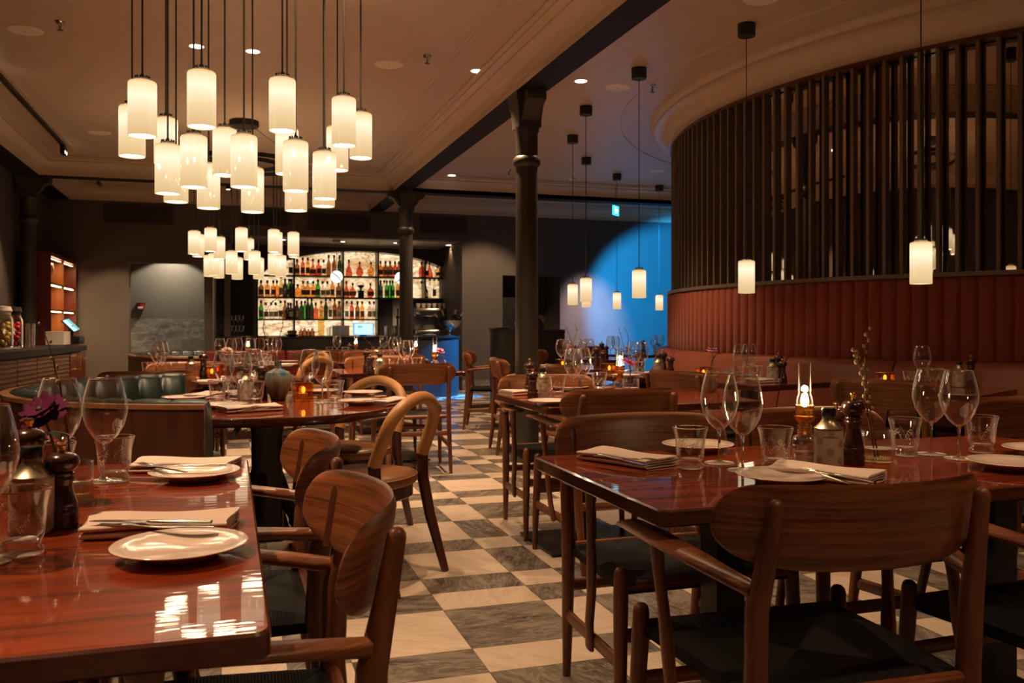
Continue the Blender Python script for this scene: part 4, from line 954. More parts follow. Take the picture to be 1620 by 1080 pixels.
DESC = dict(wine=('empty stemmed wine glass', 'wine glass'), tumbler=('etched glass tumbler', 'glass'), plate=('small white plate', 'plate'), napkin=('folded pale linen napkin', 'napkin'), fork=('steel fork', 'fork'),
            knife=('steel table knife', 'knife'), mill=('tall dark wooden pepper mill', 'pepper mill'), salt=('short dark wooden mill', 'salt mill'), tin=('round labelled oil tin', 'oil tin'), lamp=('burning brass oil lamp', 'oil lamp'),
            vase=('low clear glass vase', 'vase'), votive=('glowing amber glass candle holder', 'candle holder'))
LAMPS = []
def lay(phrase, items):
    n = {}
    for it in items: n.setdefault(it[0], []).append(it)
    for kind, L in n.items():
        L.sort(key=lambda it: it[1]); d, cat = DESC[kind]
        for k, it in enumerate(L):
            w = '' if len(L) == 1 else ((', left one' if k == 0 else ', right one') if len(L) == 2 else ', %s from the left' % ORD[k])
            lab = '%s%s on %s' % (d, w, phrase)
            if kind in ('napkin', 'fork', 'knife'):
                z = TZ + (.0012 if kind == 'napkin' else .0295 if kind == 'knife' else .0285)
                a = at_height(it[1], it[2], z); b = at_height(it[3], it[4], z); rz = math.atan2(b[1] - a[1], b[0] - a[0])
                place(PROTO[kind], ((a[0] + b[0]) / 2, (a[1] + b[1]) / 2, z), rz, lab, cat)
            else:
                p = at_height(it[1], it[2], TZ); rz = (-math.atan2(p[0], p[1]) + (it[3] if len(it) > 3 else 0)) if kind == 'tin' else (it[1] * 7 % 6)
                place(PROTO[kind], (p[0], p[1], TZ + .0008), rz, lab, cat)
                if kind == 'lamp': LAMPS.append((p[0], p[1], TZ + .17))
lay('the near left table', [('plate', 285, 880), ('plate', 308, 758), ('napkin', 140, 842, 368, 833), ('fork', 352, 836, 143, 836), ('knife', 366, 829, 120, 826), ('napkin', 215, 742, 372, 741), ('knife', 368, 738, 210, 739), ('fork', 300, 749, 214, 735),
    ('wine', 166, 762), ('wine', 94, 764), ('wine', -26, 890), ('tumbler', 181, 762), ('tumbler', 33, 878), ('tumbler', 86, 775), ('mill', 46, 820), ('salt', 98, 834), ('tin', 50, 842, -.15), ('vase', 112, 795)])
lay('the large right table', [('napkin', 935, 722, 1050, 739), ('fork', 962, 724, 1028, 730), ('knife', 950, 721, 1020, 738), ('tumbler', 1092, 741), ('plate', 1104, 713), ('wine', 1138, 733), ('wine', 1175, 745), ('plate', 1236, 764), ('napkin', 1240, 748, 1372, 762), ('fork', 1356, 770, 1264, 742), ('knife', 1372, 764, 1285, 746),
    ('tumbler', 1227, 741), ('lamp', 1273, 731), ('tin', 1311, 738, .1), ('mill', 1350, 735), ('salt', 1323, 722), ('vase', 1387, 730), ('tumbler', 1432, 721), ('wine', 1473, 719), ('wine', 1517, 726), ('tumbler', 1553, 716), ('plate', 1598, 742), ('plate', 1650, 720)])
lay('the near round table', [('plate', 291, 634), ('plate', 385, 625), ('plate', 352, 646), ('plate', 571, 640), ('plate', 574, 625.5), ('plate', 505, 623), ('napkin', 352, 652, 438, 647), ('fork', 362, 655, 422, 640), ('knife', 372, 653, 430, 645), ('napkin', 598, 641, 632, 636), ('fork', 556, 636, 600, 634), ('napkin', 310, 631, 338, 626),
    ('tumbler', 344, 637), ('tumbler', 371, 631), ('tumbler', 404, 639), ('wine', 354, 635), ('wine', 381, 640), ('wine', 401, 627), ('wine', 490, 629), ('wine', 510, 637), ('tumbler', 530, 637), ('tumbler', 472, 629), ('mill', 414, 633), ('tin', 388, 633, .2), ('votive', 480, 635)])
lay('the table beside the near column', [('mill', 838, 624), ('salt', 843, 631), ('tin', 859, 629, .3), ('tumbler', 882, 627), ('tumbler', 948, 619.5), ('wine', 907, 625), ('wine', 921, 624), ('plate', 902, 617), ('plate', 870, 640), ('napkin', 812, 624, 850, 622), ('lamp', 981, 623), ('vase', 998, 624)])
lay('the table between the booths', [('tumbler', 234, 597), ('tumbler', 271, 596), ('wine', 249, 594), ('wine', 256, 592), ('tin', 302, 598), ('mill', 322, 600), ('votive', 335, 600), ('votive', 344, 596), ('plate', 290, 603), ('plate', 330, 607)])
lay('the far round table', [('wine', 348, 578), ('wine', 366, 576), ('wine', 376, 574), ('wine', 396, 576), ('wine', 411, 574), ('wine', 438, 573), ('wine', 430, 572), ('tumbler', 356, 579), ('tumbler', 370, 580), ('tumbler', 388, 579), ('tumbler', 404, 578), ('tumbler', 420, 578), ('tumbler', 424, 575), ('plate', 455, 574), ('plate', 452, 579), ('mill', 346, 573), ('lamp', 392, 571)])
lay('the pink flower table', [('mill', 580, 590), ('salt', 586, 593), ('tin', 601, 592, 0), ('tumbler', 623, 587), ('tumbler', 659, 587), ('wine', 640, 588), ('wine', 646, 585), ('lamp', 688, 585), ('plate', 604, 587.5), ('plate', 672, 586)])
lay('the second lamp table', [('wine', 622, 571.5), ('wine', 628, 570.5), ('tumbler', 612, 571), ('lamp', 658, 570.5), ('plate', 600, 570), ('plate', 662, 572), ('tin', 596, 571.5)])
lay('the red bench table', [('wine', 533, 563), ('lamp', 563, 563), ('tumbler', 521, 563), ('tumbler', 546, 563), ('salt', 553, 562.5), ('wine', 607, 563), ('plate', 590, 564), ('tumbler', 596, 562.5)])
lay('the nearest banquette table', [('wine', 1459, 612), ('tumbler', 1441, 616), ('tumbler', 1480, 616), ('mill', 1536, 611), ('tin', 1517, 612), ('votive', 1400, 612), ('plate', 1420, 620)])
lay('the second banquette table', [('wine', 1172, 604), ('wine', 1185, 604), ('tumbler', 1166, 605), ('tumbler', 1195, 605), ('mill', 1232, 604), ('salt', 1238, 605), ('tin', 1222, 605), ('napkin', 1196, 605, 1224, 604), ('plate', 1202, 604), ('votive', 1113, 602), ('vase', 1127, 602)])
lay('the third banquette table', [('wine', 1004, 594), ('wine', 1016, 593), ('tumbler', 1002, 594), ('tumbler', 1012, 596), ('mill', 1049, 594), ('salt', 1061, 595), ('tin', 1042, 595), ('napkin', 1015, 594, 1042, 592), ('plate', 990, 597), ('votive', 964, 594)])
lay('the fourth banquette table', [('wine', 888, 581), ('wine', 899, 580), ('wine', 921, 579), ('wine', 932, 580), ('tumbler', 914, 582), ('mill', 944, 581), ('salt', 954, 582), ('votive', 890, 585), ('plate', 873, 581), ('plate', 880, 588), ('napkin', 866, 585, 890, 582)])
lay('the fifth banquette table', [('mill', 952, 567), ('salt', 959, 567.5), ('wine', 966, 566.5), ('wine', 974, 566), ('tumbler', 980, 567), ('plate', 938, 568)])
lay('the farthest banquette table', [('wine', 1034, 560), ('wine', 1045, 560), ('mill', 1018, 560), ('tumbler', 1038, 560.6), ('plate', 1012, 560.6)])

# ceramic vase, twigs and flowers
p = at_height(440, 634, TZ)
cv = MB().lathe([(.0, 0), (.034, 0), (.036, .003), (.040, .02), (.056, .06), (.0645, .095), (.0645, .125), (.058, .143), (.030, .156), (.0185, .162), (.0165, .172), (.0175, .196), (.0195, .2), (.015, .2), (.012, .17)], 40, caps=False).build('ceramic_vase', 'ceramic'); cv.location = (p[0], p[1], TZ + .0008)
tag(cv, 'squat ceramic vase with dripping blue glaze on the near round table', 'vase')
def twig(base, pix, d, r, label, budn=5, bud_r=.005):
    pts = [Vector(base)] + [Vector(at_depth(px, d + dd, py)) for px, py, dd in pix]
    o = Vector(base); mb = MB(); q = [pt - o for pt in pts]; fine = []
    for i in range(len(q) - 1):
        a, b = q[i], q[i + 1]
        for k in range(4): fine.append(a.lerp(b, k / 4) + Vector((random.uniform(-1, 1), random.uniform(-1, 1), random.uniform(-1, 1))) * (r * .7 if k else 0))
    fine.append(q[-1]); mb.tube(fine, [r * (1 - .6 * i / len(fine)) for i in range(len(fine))], 6)
    mb.mat(1); rd = random.Random(int(pix[0][0]))
    for i in range(budn):
        k = int(len(fine) * (.25 + .72 * (i + 1) / budn)); k = min(k, len(fine) - 1); c = fine[k]; s = 1 if i % 2 else -1
        mb.sphere((c.x + s * bud_r * 1.1, c.y, c.z + bud_r), bud_r * rd.uniform(.7, 1.2), 7, 5, (1, 1, 1.3))
    ob = mb.build('twig', ['twig', 'bud']); ob.location = base; tag(ob, label, 'twig'); return ob
vp = at_height(1387, 730, TZ); d = 2.42
twig((vp[0] - .006, vp[1], TZ + .014), [(1371, 640, 0), (1366, 600, 0), (1357, 575, 0), (1352, 556, 0)], d, .0024, 'bare budding twig, left one standing in the low vase on the large table', 11)
twig((vp[0] + .004, vp[1], TZ + .014), [(1380, 672, 0), (1376, 640, 0), (1370, 600, 0), (1368, 560, 0), (1374, 522, .02)], d, .0024, 'taller bare budding twig in the low vase on the large table', 14)
v1 = at_height(112, 795, TZ); d1 = 1.9
twig((v1[0], v1[1], TZ + .014), [(108, 690, 0), (97, 620, 0), (85, 570, 0), (66, 515, 0)], d1, .0023, 'long bare twig leaning from the vase on the near left table', 7, .0042)
c0 = (p[0], p[1], TZ + .165)
twig((p[0] - .003, p[1], TZ + .166), [(436, 572, 0), (424, 545, 0), (416, 520, 0), (419, 495, 0), (430, 478, 0), (452, 459, 0)], 4.36, .0028, 'long curving twig in the blue glazed vase reaching toward the bottles', 5, .004)
twig((p[0] + .003, p[1], TZ + .166), [(440, 572, 0), (440, 545, 0), (444, 525, 0), (448, 512, 0), (446, 500, 0)], 4.36, .0028, 'upright twig in the blue glazed vase on the near round table', 4, .004)
def flower(base, head, hr, petal, label, tilt=(.15, -.2), n=9, layers=2, leaf=True):
    t = thing('flower', base); b = Vector(base); h = Vector(head) - b
    MB().tube([(0, 0, 0), tuple(h * .45 + Vector((.006, 0, 0))), tuple(h * .8 + Vector((.004, 0, 0))), tuple(h)], [.0032, .003, .0028, .003], 7).build('stem', 'stem', t)
    T = Matrix.Translation(h) @ Matrix.Rotation(tilt[0], 4, 'X') @ Matrix.Rotation(tilt[1], 4, 'Y'); rd = random.Random(n * 13 + len(label)); mb = MB()
    for l in range(layers):
        for i in range(n):
            a = 2 * PI * (i + .5 * l) / n + rd.uniform(-.12, .12); L = hr * rd.uniform(.85, 1.05) * (1 - .2 * l); rows = []
            for k in range(5):
                u = k / 4; w = L * .36 * math.sin(PI * (.12 + .80 * u)) ; zz = .004 * l + .25 * L * u * u * (1 if l else .3) + rd.uniform(-.08, .08) * L * u - (.18 * L * u if not l else 0)
                rows.append([T @ Vector((cos(a) * L * u - sin(a) * w * s, sin(a) * L * u + cos(a) * w * s, zz - abs(s) * .06 * L)) for s in (-1, -.5, 0, .5, 1)])
            mb.grid(rows)
    mb.build('petals', petal, t, sharp=80)
    c = T @ Vector((0, 0, .006)); MB().sphere(tuple(c), hr * .17, 10, 6, (1, 1, .7)).build('flower_centre', 'black_matt', t)
    if leaf:
        mb = MB()
        for i in range(7):
            a = 2 * PI * i / 7; L = hr * 1.0; o = h * .76; rows = []
            for k in range(4):
                u = k / 3; w = L * .16 * math.sin(PI * (.1 + .85 * u)); rows.append([o + Vector((cos(a) * L * u - sin(a) * w * s, sin(a) * L * u + cos(a) * w * s, L * .2 * u - L * .5 * u * u)) for s in (-1, 0, 1)])
            mb.grid(rows)
        mb.build('leaves', 'green_leaf', t, sharp=80)
    tag(t, label, 'flower'); return t
flower((v1[0] - .012, v1[1], TZ + .014), at_depth(66, 1.86, 650), .056, 'petal_purple', 'purple anemone leaning from the vase on the near left table', (.55, -.45), 11, 3)
v3 = at_height(998, 624, TZ); flower((v3[0] - .01, v3[1], TZ + .014), at_depth(996, 4.75, 573), .042, 'petal_magenta', 'magenta flower in the vase on the table beside the near column', (.25, .3))
vb = at_height(1127, 602, TZ); flower((vb[0], vb[1], TZ + .014), at_depth(1127, 6.05, 553), .044, 'petal_lilac', 'lilac anemone with dark centre at the second banquette table', (.1, .05))
vz = place(PROTO['vase'], at_height(697, 586, TZ + .0008), 0, 'low clear glass vase beside the lamp on the pink flower table', 'vase')
flower(tuple(Vector(vz.location) + Vector((0, 0, .014))), at_depth(696, 7.35, 554), .045, 'petal_pink', 'bright pink anemone beside the lamp near the bar end', (.35, .25))
vz = place(PROTO['vase'], at_height(362, 575, TZ + .0008), 0, 'low clear glass vase on the far round table', 'vase')
flower(tuple(Vector(vz.location) + Vector((0, 0, .014))), at_depth(360, 8.7, 553), .06, 'petal_blush', 'pale blush flower on the far round table', (.3, .2), 12, 3)
vz = place(PROTO['vase'], at_height(1040, 560, TZ + .0008), 0, 'low clear glass vase on the farthest banquette table', 'vase')
flower(tuple(Vector(vz.location) + Vector((0, 0, .014))), at_depth(1041, 11.6, 545), .055, 'petal_blush', 'pale flower in front of the blue lit wall', (.2, .2))
vz = place(PROTO['vase'], at_height(906, 581, TZ + .0008), 0, 'low clear glass vase on the fourth banquette table', 'vase')
flower(tuple(Vector(vz.location) + Vector((0, 0, .014))), at_depth(901, 8.3, 548), .045, 'petal_lilac', 'lilac flower at the fourth banquette table behind the wine glasses', (.2, .2))
flower(tuple(Vector(vz.location) + Vector((.01, 0, .014))), at_depth(908, 8.3, 549), .045, 'petal_purple', 'dark purple flower at the fourth banquette table', (.2, -.2))
twig(tuple(Vector(vz.location) + Vector((0, 0, .014))), [(903, 540, 0), (897, 520, 0), (893, 513, 0)], 8.35, .003, 'thin twig rising at the fourth banquette table', 3)
twig(tuple(Vector(vz.location) + Vector((.01, 0, .014))), [(908, 540, 0), (912, 525, 0), (911, 515, 0)], 8.35, .003, 'second thin twig at the fourth banquette table', 3)
bz = place(PROTO['vase'], at_height(987, 566.5, TZ + .0008), 0, 'low clear glass vase on the fifth banquette table', 'vase')
twig(tuple(Vector(bz.location) + Vector((0, 0, .014))), [(986, 545, 0), (982, 530, 0), (979, 520, 0)], 10.1, .004, 'thin twig against the blue wall at the fifth banquette table', 3)
twig(tuple(Vector(bz.location) + Vector((.01, 0, .014))), [(993, 548, 0), (994, 533, 0), (989, 520, 0)], 10.1, .004, 'second twig against the blue wall at the fifth banquette table', 3)
flower(tuple(Vector(bz.location) + Vector((0, .01, .014))), at_depth(993, 10.1, 551), .06, 'petal_blush', 'pale cream flower at the fifth banquette table', (.2, .2))
for (vx_, vy_, base_d, pts, lab) in ((590, 563, 11.6, [(588, 545, 0), (576, 535, 0)], 'thin twig beside the lamp on the red bench table'),):
    b = at_height(vx_, vy_, TZ + .012); twig(b, pts, math.hypot(b[0], b[1]), .004, lab, 2)
# ------------------------------------------------------------------ the bar
YW = 16.58
def bar_x(px): return at_Y(px, YW - .2)[0]
xl, xr = bar_x(408), bar_x(722)
cx, hw = (xl + xr) / 2, (xr - xl) / 2
zs, zp = 1.86, 2.47
def arch(n=48, k=1.0): return [(cx + hw * k * cos(PI * i / n), zs + (zp - zs) * k * sin(PI * i / n)) for i in range(n + 1)]
S1, S2, S3 = 2.015, 1.625, 1.232
xm = bar_x(597)
out = [(xl, .62)] + [(x, z) for x, z in reversed(arch())] + [(xr, S2), (xm, S2), (xm, .62)]
pan = MB().prism(out, YW - .02, YW, 'y').build('backlit_marble_panel', 'onyx', sharp=30); tag(pan, 'arched glowing cream marble panel behind the bar bottles', 'panel')
mb = MB(); A = [(x, z) for x, z in arch()]
mb.loft([[(cx + hw * k * cos(PI * i / 48), y, zs + (zp - zs) * k * sin(PI * i / 48)) for k, y in ((1.0, YW - .32), (1.012, YW - .32), (1.012, YW - .02), (1.0, YW - .02))] for i in range(49)])
mb.box(xr, xr + .03, YW - .32, YW - .02, 1.0, zs).box(xl - .03, xl, YW - .32, YW - .02, .62, zs)
shelf = thing('bottle_rack', (cx, YW - .2, 0)); o = mb.build('arched_frame', 'black', shelf); local(o, shelf)
divs = [bar_x(465), bar_x(542), bar_x(597), bar_x(671)]
for i, x in enumerate(divs):
    zt = zs + (zp - zs) * math.sqrt(max(0, 1 - ((x - cx) / hw) ** 2)); o = MB().box(x - .014, x + .014, YW - .32, YW - .02, .95 if i < 3 else S2, zt).build('upright', 'black', shelf); local(o, shelf)
for z, x0, x1 in ((S1, xl, xr), (S2, xl, xr), (S3, xl, xm)):
    k = math.sqrt(max(0, 1 - max(0, (z - zs) / (zp - zs)) ** 2)); a, b = (max(x0, cx - hw * k), min(x1, cx + hw * k)); o = MB().box(a, b, YW - .32, YW - .02, z - .028, z).build('shelf', 'black', shelf); local(o, shelf)
tag(shelf, 'black metal bottle rack with an arched top on the glowing marble', 'shelving')
gp = MB().box(xm + .014, xr, YW - .05, YW, .6, S2 - .03).build('grey_panel', 'plaster'); tag(gp, 'plain grey panel behind the coffee machine under the bottle rack', 'panel')
gp2 = MB().box(bar_x(623), bar_x(641), YW - .08, YW - .05, .6, S2 - .03).build('cream_panel', 'white'); tag(gp2, 'cream panel behind the beer tap and shakers', 'panel')

SHAPES = dict(
    round=[(.0, 0), (.036, 0), (.038, .005), (.038, .165), (.034, .19), (.018, .22), (.0145, .24), (.0145, .285)],
    square=[(.0, 0), (.041, 0), (.043, .006), (.043, .145), (.038, .165), (.016, .185), (.0145, .20), (.0145, .255)],
    tall=[(.0, 0), (.033, 0), (.035, .005), (.035, .19), (.028, .225), (.016, .26), (.0135, .28), (.0135, .335)],
    flask=[(.0, 0), (.050, 0), (.056, .02), (.056, .06), (.045, .11), (.028, .15), (.015, .19), (.0125, .21), (.0125, .265)],
    decanter=[(.0, 0), (.030, 0), (.052, .03), (.062, .075), (.052, .12), (.026, .15), (.014, .165), (.012, .18), (.012, .235)],
    short=[(.0, 0), (.040, 0), (.043, .006), (.043, .115), (.03, .15), (.015, .165), (.0135, .20)])
BP = {}
def bottle_proto(shape, colr, label):
    key = (shape, colr, label)
    if key in BP: return BP[key]
    pr = SHAPES[shape]; h = pr[-1][1]; t = thing('bottle'); n = 14 if shape != 'square' else 4
    def lat(p, nn=n):
        mb = MB()
        if nn == 4:
            return mb.loft([[(x, y, z) for x, y in rounded_rect(-max(r, .002), max(r, .002), -max(r, .002), max(r, .002), max(r, .002) * .3, 2)] for r, z in p])
        return mb.lathe(p, nn)
    lat(pr).build('glass_body', 'b_' + colr, t, sharp=50)
    MB().lathe([(pr[-1][0] + .003, h - .035), (pr[-1][0] + .004, h + .012), (.0, h + .012)], 10).build('stopper', 'black_matt' if colr != 'gold' else 'brass_dull', t)
    if label:
        r = max(a for a, b in pr[:4]) + .001; z0, z1 = (.03, .10) if shape in ('flask', 'decanter') else (.035, pr[3][1] * .8)
        (MB().grid([[(r * cos(a), r * sin(a), z) for a in [-PI / 2 + (i - 4) / 4 * .95 for i in range(9)]] for z in (z0, z1)]) if n != 4 else MB().box(-r * .82, r * .82, -r - .001, -r, z0, z1)).build('label', {'d': 'paper_d', 'w': 'paper_w', 'o': 'paper_o'}[label], t)
    BP[key] = t; return t
CN_ = dict(amber='amber', red='ruby red', green='green', dkgreen='dark green', clear='clear glass', brown='brown', dark='near black', gold='golden')
SN_ = dict(round='round', square='square', tall='slender', flask='flared', decanter='bulbous', short='squat')
# (shelf z, bay phrase, [(px, shape, colour, label), ...])
ROWS = [
 (S1, 'top shelf, first bay', [(460, 'round', 'clear', 'd')]),
 (S1, 'top shelf, second bay', [(470, 'square', 'brown', 'd'), (479, 'round', 'red', 'd'), (487, 'round', 'amber', 'd'), (495, 'flask', 'red', 'd'), (504, 'square', 'red', 'd'), (512, 'square', 'clear', 'd'), (520, 'tall', 'brown', ''), (528.5, 'tall', 'brown', ''), (537, 'tall', 'dkgreen', '')]),
 (S1, 'top shelf, middle bay', [(552, 'flask', 'red', ''), (569, 'decanter', 'red', ''), (587, 'decanter', 'amber', '')]),
 (S1, 'top shelf, fourth bay', [(602, 'square', 'amber', 'd'), (610, 'square', 'brown', 'd'), (617, 'square', 'brown', 'd'), (625, 'square', 'red', 'd'), (631, 'square', 'brown', 'd')]),
 (S1, 'top shelf, last bay', [(667, 'square', 'red', ''), (674, 'square', 'clear', 'd'), (679.5, 'flask', 'red', ''), (685, 'round', 'clear', ''), (692, 'short', 'gold', 'o'), (699.5, 'square', 'brown', 'd')]),
 (S2, 'second shelf, first bay', [(413, 'square', 'brown', 'd'), (423, 'square', 'amber', 'd'), (432.5, 'square', 'amber', 'd'), (438, 'square', 'amber', ''), (444.5, 'tall', 'gold', 'w'), (451, 'round', 'dark', ''), (457.5, 'round', 'green', 'd'), (461, 'round', 'dark', '')]),
 (S2, 'second shelf, second bay', [(471, 'short', 'amber', ''), (479.5, 'square', 'amber', 'd'), (487, 'square', 'amber', 'd'), (495.5, 'square', 'amber', 'd'), (503, 'round', 'green', 'd'), (510.5, 'square', 'clear', 'o'), (518, 'square', 'clear', 'o'), (526, 'round', 'amber', 'd'), (535.5, 'square', 'brown', 'd')]),
 (S2, 'second shelf, middle bay', [(548, 'flask', 'red', 'd'), (558, 'decanter', 'red', 'd'), (586, 'decanter', 'red', 'd')]),
 (S2, 'second shelf, fourth bay', [(602, 'round', 'dkgreen', 'd'), (608, 'round', 'clear', ''), (612, 'round', 'green', 'd'), (617, 'round', 'green', ''), (621, 'round', 'green', 'd'), (629.5, 'round', 'amber', 'd'), (636.5, 'short', 'brown', 'd'), (641, 'round', 'red', '')]),
 (S2, 'second shelf, last bay', [(667, 'round', 'clear', ''), (673.5, 'short', 'dark', 'w'), (680, 'tall', 'clear', ''), (687, 'tall', 'clear', 'd'), (694, 'tall', 'clear', ''), (701, 'square', 'clear', 'o'), (708, 'round', 'clear', 'w'), (714, 'round', 'clear', ''), (718, 'round', 'clear', '')]),
 (S3, 'third shelf, first bay', [(413, 'round', 'green', 'd'), (420.5, 'square', 'clear', 'd'), (429, 'square', 'clear', 'w'), (436, 'square', 'clear', 'o'), (444, 'round', 'clear', 'd'), (451, 'round', 'brown', 'o'), (456, 'square', 'dark', ''), (460, 'square', 'dark', 'w')]),
 (S3, 'third shelf, second bay', [(469.5, 'round', 'dark', 'o'), (477, 'round', 'dkgreen', 'd'), (482.5, 'round', 'green', ''), (487, 'tall', 'dark', ''), (493, 'tall', 'dkgreen', 'd'), (499.5, 'square', 'red', ''), (508, 'round', 'gold', ''), (515.5, 'tall', 'dkgreen', 'd'), (522.5, 'tall', 'clear', 'o'), (529.5, 'tall', 'brown', 'd'), (536.5, 'round', 'brown', 'w')]),
 (S3, 'third shelf, middle bay', [(548.5, 'round', 'clear', 'w'), (556.5, 'round', 'red', 'd'), (565.5, 'round', 'brown', 'd'), (573, 'round', 'amber', 'd'), (584.5, 'round', 'clear', 'o'), (591.5, 'round', 'dark' if 0 else 'clear', 'w')])]
for z, ph, L in ROWS:
    L.sort()
    for k, (px, shp, colr, lb) in enumerate(L):
        q = bottle_proto(shp, colr, lb); x = at_Y(px, YW - .19)[0]
        w = 'sole bottle on the ' if len(L) == 1 else '%s from the left on the ' % ORD[k]
        place(q, (x, YW - .19, z + .001), random.uniform(-.1, .1), '%s %s bottle, %s%s' % (SN_[shp], CN_[colr], w, ph), 'bottle', None, 1.1)
# dark trophy-like stand on the second shelf: a plain pedestal with a round ornament
o = MB().box(-.05, .05, -.05, .05, 0, .13).lathe([(.018, .13), (.018, .17), (.06, .20), (.06, .225), (.0, .235)], 14).build('ornament', 'black_matt'); o.location = (at_Y(571, YW - .19)[0], YW - .19, S2 + .001); tag(o, 'dark pedestal with a rounded ornament between the red decanters', 'ornament')

# bar counter with a rounded end
zb = .945; yf = 13.42
bx0, bx1 = at_Y(424, yf)[0], at_Y(737, yf)[0]
def dend(x0, x1, y0, y1, r):
    o = [(x0, y0)]
    for i in range(13):
        a = -PI / 2 + PI / 2 * i / 12; o.append((x1 - r + r * cos(a), y0 + r + r * sin(a)))
    o += [(x1, y1), (x0, y1)]; return o
t = thing('bar_counter', (bx0, yf, 0)); o = MB().prism(dend(bx0 + .02, bx1 - .02, yf + .02, yf + .8, .40), 0, zb - .03, 'z').build('front', 'bar_front', t, sharp=40); local(o, t)
o = MB().prism(dend(bx0, bx1, yf, yf + .82, .42), zb - .03, zb, 'z').build('worktop', 'black', t, sharp=40); local(o, t)
tag(t, 'long black bar counter with a rounded end catching blue light', 'bar counter')
bc = MB().box(xl, XN1 - .02, 15.9, 16.5, 0, .93).build('back_counter', 'black'); tag(bc, 'dark back counter under the bottle rack behind the bar', 'counter')
# on the bar
def bar_at(px, dy=.35): return at_Y(px, yf + dy)
p = bar_at(575); t = thing('till_screen', (p[0], p[1], zb)); MB().box(-.155, .155, -.01, .02, .02, .205).build('housing', 'screen_blue', t); MB().box(-.143, .143, -.014, -.0095, .028, .195).build('display', 'screen', t)
MB().box(-.09, -.02, -.0165, -.014, .13, .165).build('window_box', 'screen_teal', t); MB().box(-.05, .05, 0, .09, 0, .02).build('stand', 'black', t)
tag(t, 'glowing pale blue till screen on the bar', 'till')
sh = thing('cocktail_shaker'); MB().lathe([(.0, 0), (.034, 0), (.042, .16), (.040, .165), (.0, .165)], 18).build('cup', 'steel', sh, sharp=50); MB().lathe([(.0345, .012), (.036, .02)], 18, caps=False).build('band', 'brass', sh)
for px, w in ((612, 'left of three'), (624, 'middle of three'), (634, 'right of three')):
    q = bar_at(px, .3); place(sh, (q[0], q[1], zb + .001), 0, 'polished metal cocktail shaker on the bar, ' + w, 'shaker')
q = bar_at(606, .6); o = MB().tube([(0, 0, 0), (0, 0, .09), (.02, 0, .115), (.07, 0, .12), (.10, 0, .115)], .009, 8).build('tap', 'black'); o.location = (q[0], q[1], zb); tag(o, 'black swan neck tap behind the cocktail shakers', 'tap')
q = at_Y(629, 15.6); t = thing('beer_tap', (q[0], q[1], .93)); MB().lathe([(.03, 0), (.018, .02), (.018, .30), (.03, .31), (.03, .35), (.0, .36)], 14).build('column_body', 'black', t); MB().tube([(0, 0, .34), (0, -.02, .40), (0, -.03, .48)], [.010, .012, .016], 8).build('lever', 'black', t); MB().tube([(0, 0, .33), (.05, 0, .33), (.05, 0, .27)], .01, 8).build('spout', 'brass_dull', t)
tag(t, 'black beer tap with upright lever by the cream panel', 'beer tap')
q = bar_at(508, .5); o = MB().loft([[(x * k, y * k, z) for x, y in rounded_rect(-.045, .045, -.045, .045, .012, 3)] for k, z in ((1, 0), (1, .27), (.85, .30), (.3, .315), (.3, .37), (.45, .375), (.45, .40))]).build('jar', 'b_gold'); o.location = (q[0], q[1], zb + .001); tag(o, 'tall square golden jar standing on the bar', 'jar')
gl = MB().lathe([(.0, .001), (.022, 0), (.025, .004), (.028, .10), (.032, .15), (.030, .15), (.026, .10), (.022, .012), (.0, .012)], 16, caps=False).build('bar_glass', 'glass')
for k, px in enumerate((520, 524, 529, 534, 538, 543)):
    q = bar_at(px, .5 if k % 2 else .62); place(gl, (q[0], q[1], zb + .001), 0, 'straight bar glass beside the golden jar, %s from the left' % ORD[k], 'glass')
sb = MB().lathe([(.0, 0), (.03, 0), (.034, .01), (.034, .07), (.012, .09), (.012, .11), (.0, .112)], 12).build('bitters_bottle', 'b_brown')
for k, px in enumerate((476, 482, 488, 494)):
    q = bar_at(px, .45); place(sb, (q[0], q[1], zb + .001), 0, 'small brown bitters bottle on the bar, %s from the left' % ORD[k], 'bottle', None, 1.0 + .15 * (k % 2))
q = bar_at(462, .4); t = thing('bowl', (q[0], q[1], zb + .001)); MB().lathe([(.0, 0), (.06, 0), (.11, .03), (.105, .035), (.05, .01), (.0, .01)], 20).build('dish', 'steel', t); MB().lathe([(.05, .01), (.07, .06), (.07, .09), (.0, .095)], 16).build('filling', 'paper_o', t); tag(t, 'shallow metal dish of garnish at the left end of the bar', 'bowl')
q = at_Y(551, 15.9); o = MB().box(-.14, .14, -.1, .1, 0, .18).build('menu_box', 'paper_w'); o.location = (q[0] - .1, 16.15, .931); tag(o, 'pale boxes on the back counter left of the till', 'box')
# coffee machine
q = at_Y(691, 15.9); t = thing('coffee_machine', (q[0], 16.15, .931))
MB().rbox(-.36, .40, -.22, .22, 0, .10, .02).build('base', 'steel', t); MB().rbox(-.36, .40, .05, .22, .10, .34, .02).build('body', 'grey', t); MB().rbox(-.38, .42, -.2, .22, .34, .50, .02).build('head', 'steel', t); MB().box(-.3, .3, -.205, -.199, .39, .45).build('display', 'black', t)
for x in (-.18, .16): MB().lathe([(.035, .27), (.035, .33), (.02, .34)], 14, (x, -.12, 0)).tube([(x, -.15, .285), (x, -.3, .27)], .012, 8).build('group_handle', 'black', t)
tag(t, 'steel espresso machine behind the bar at the far right', 'coffee machine')
cup = MB().lathe([(.0, 0), (.025, 0), (.04, .05), (.043, .085), (.039, .085), (.022, .01), (.0, .01)], 16).build('cup', 'porcelain')
for k in range(7): place(cup, (q[0] - .30 + k * .10, 16.12, 1.437 if 1 else 0), 0, 'coffee cup on top of the espresso machine, %s from the left' % ORD[k], 'cup')
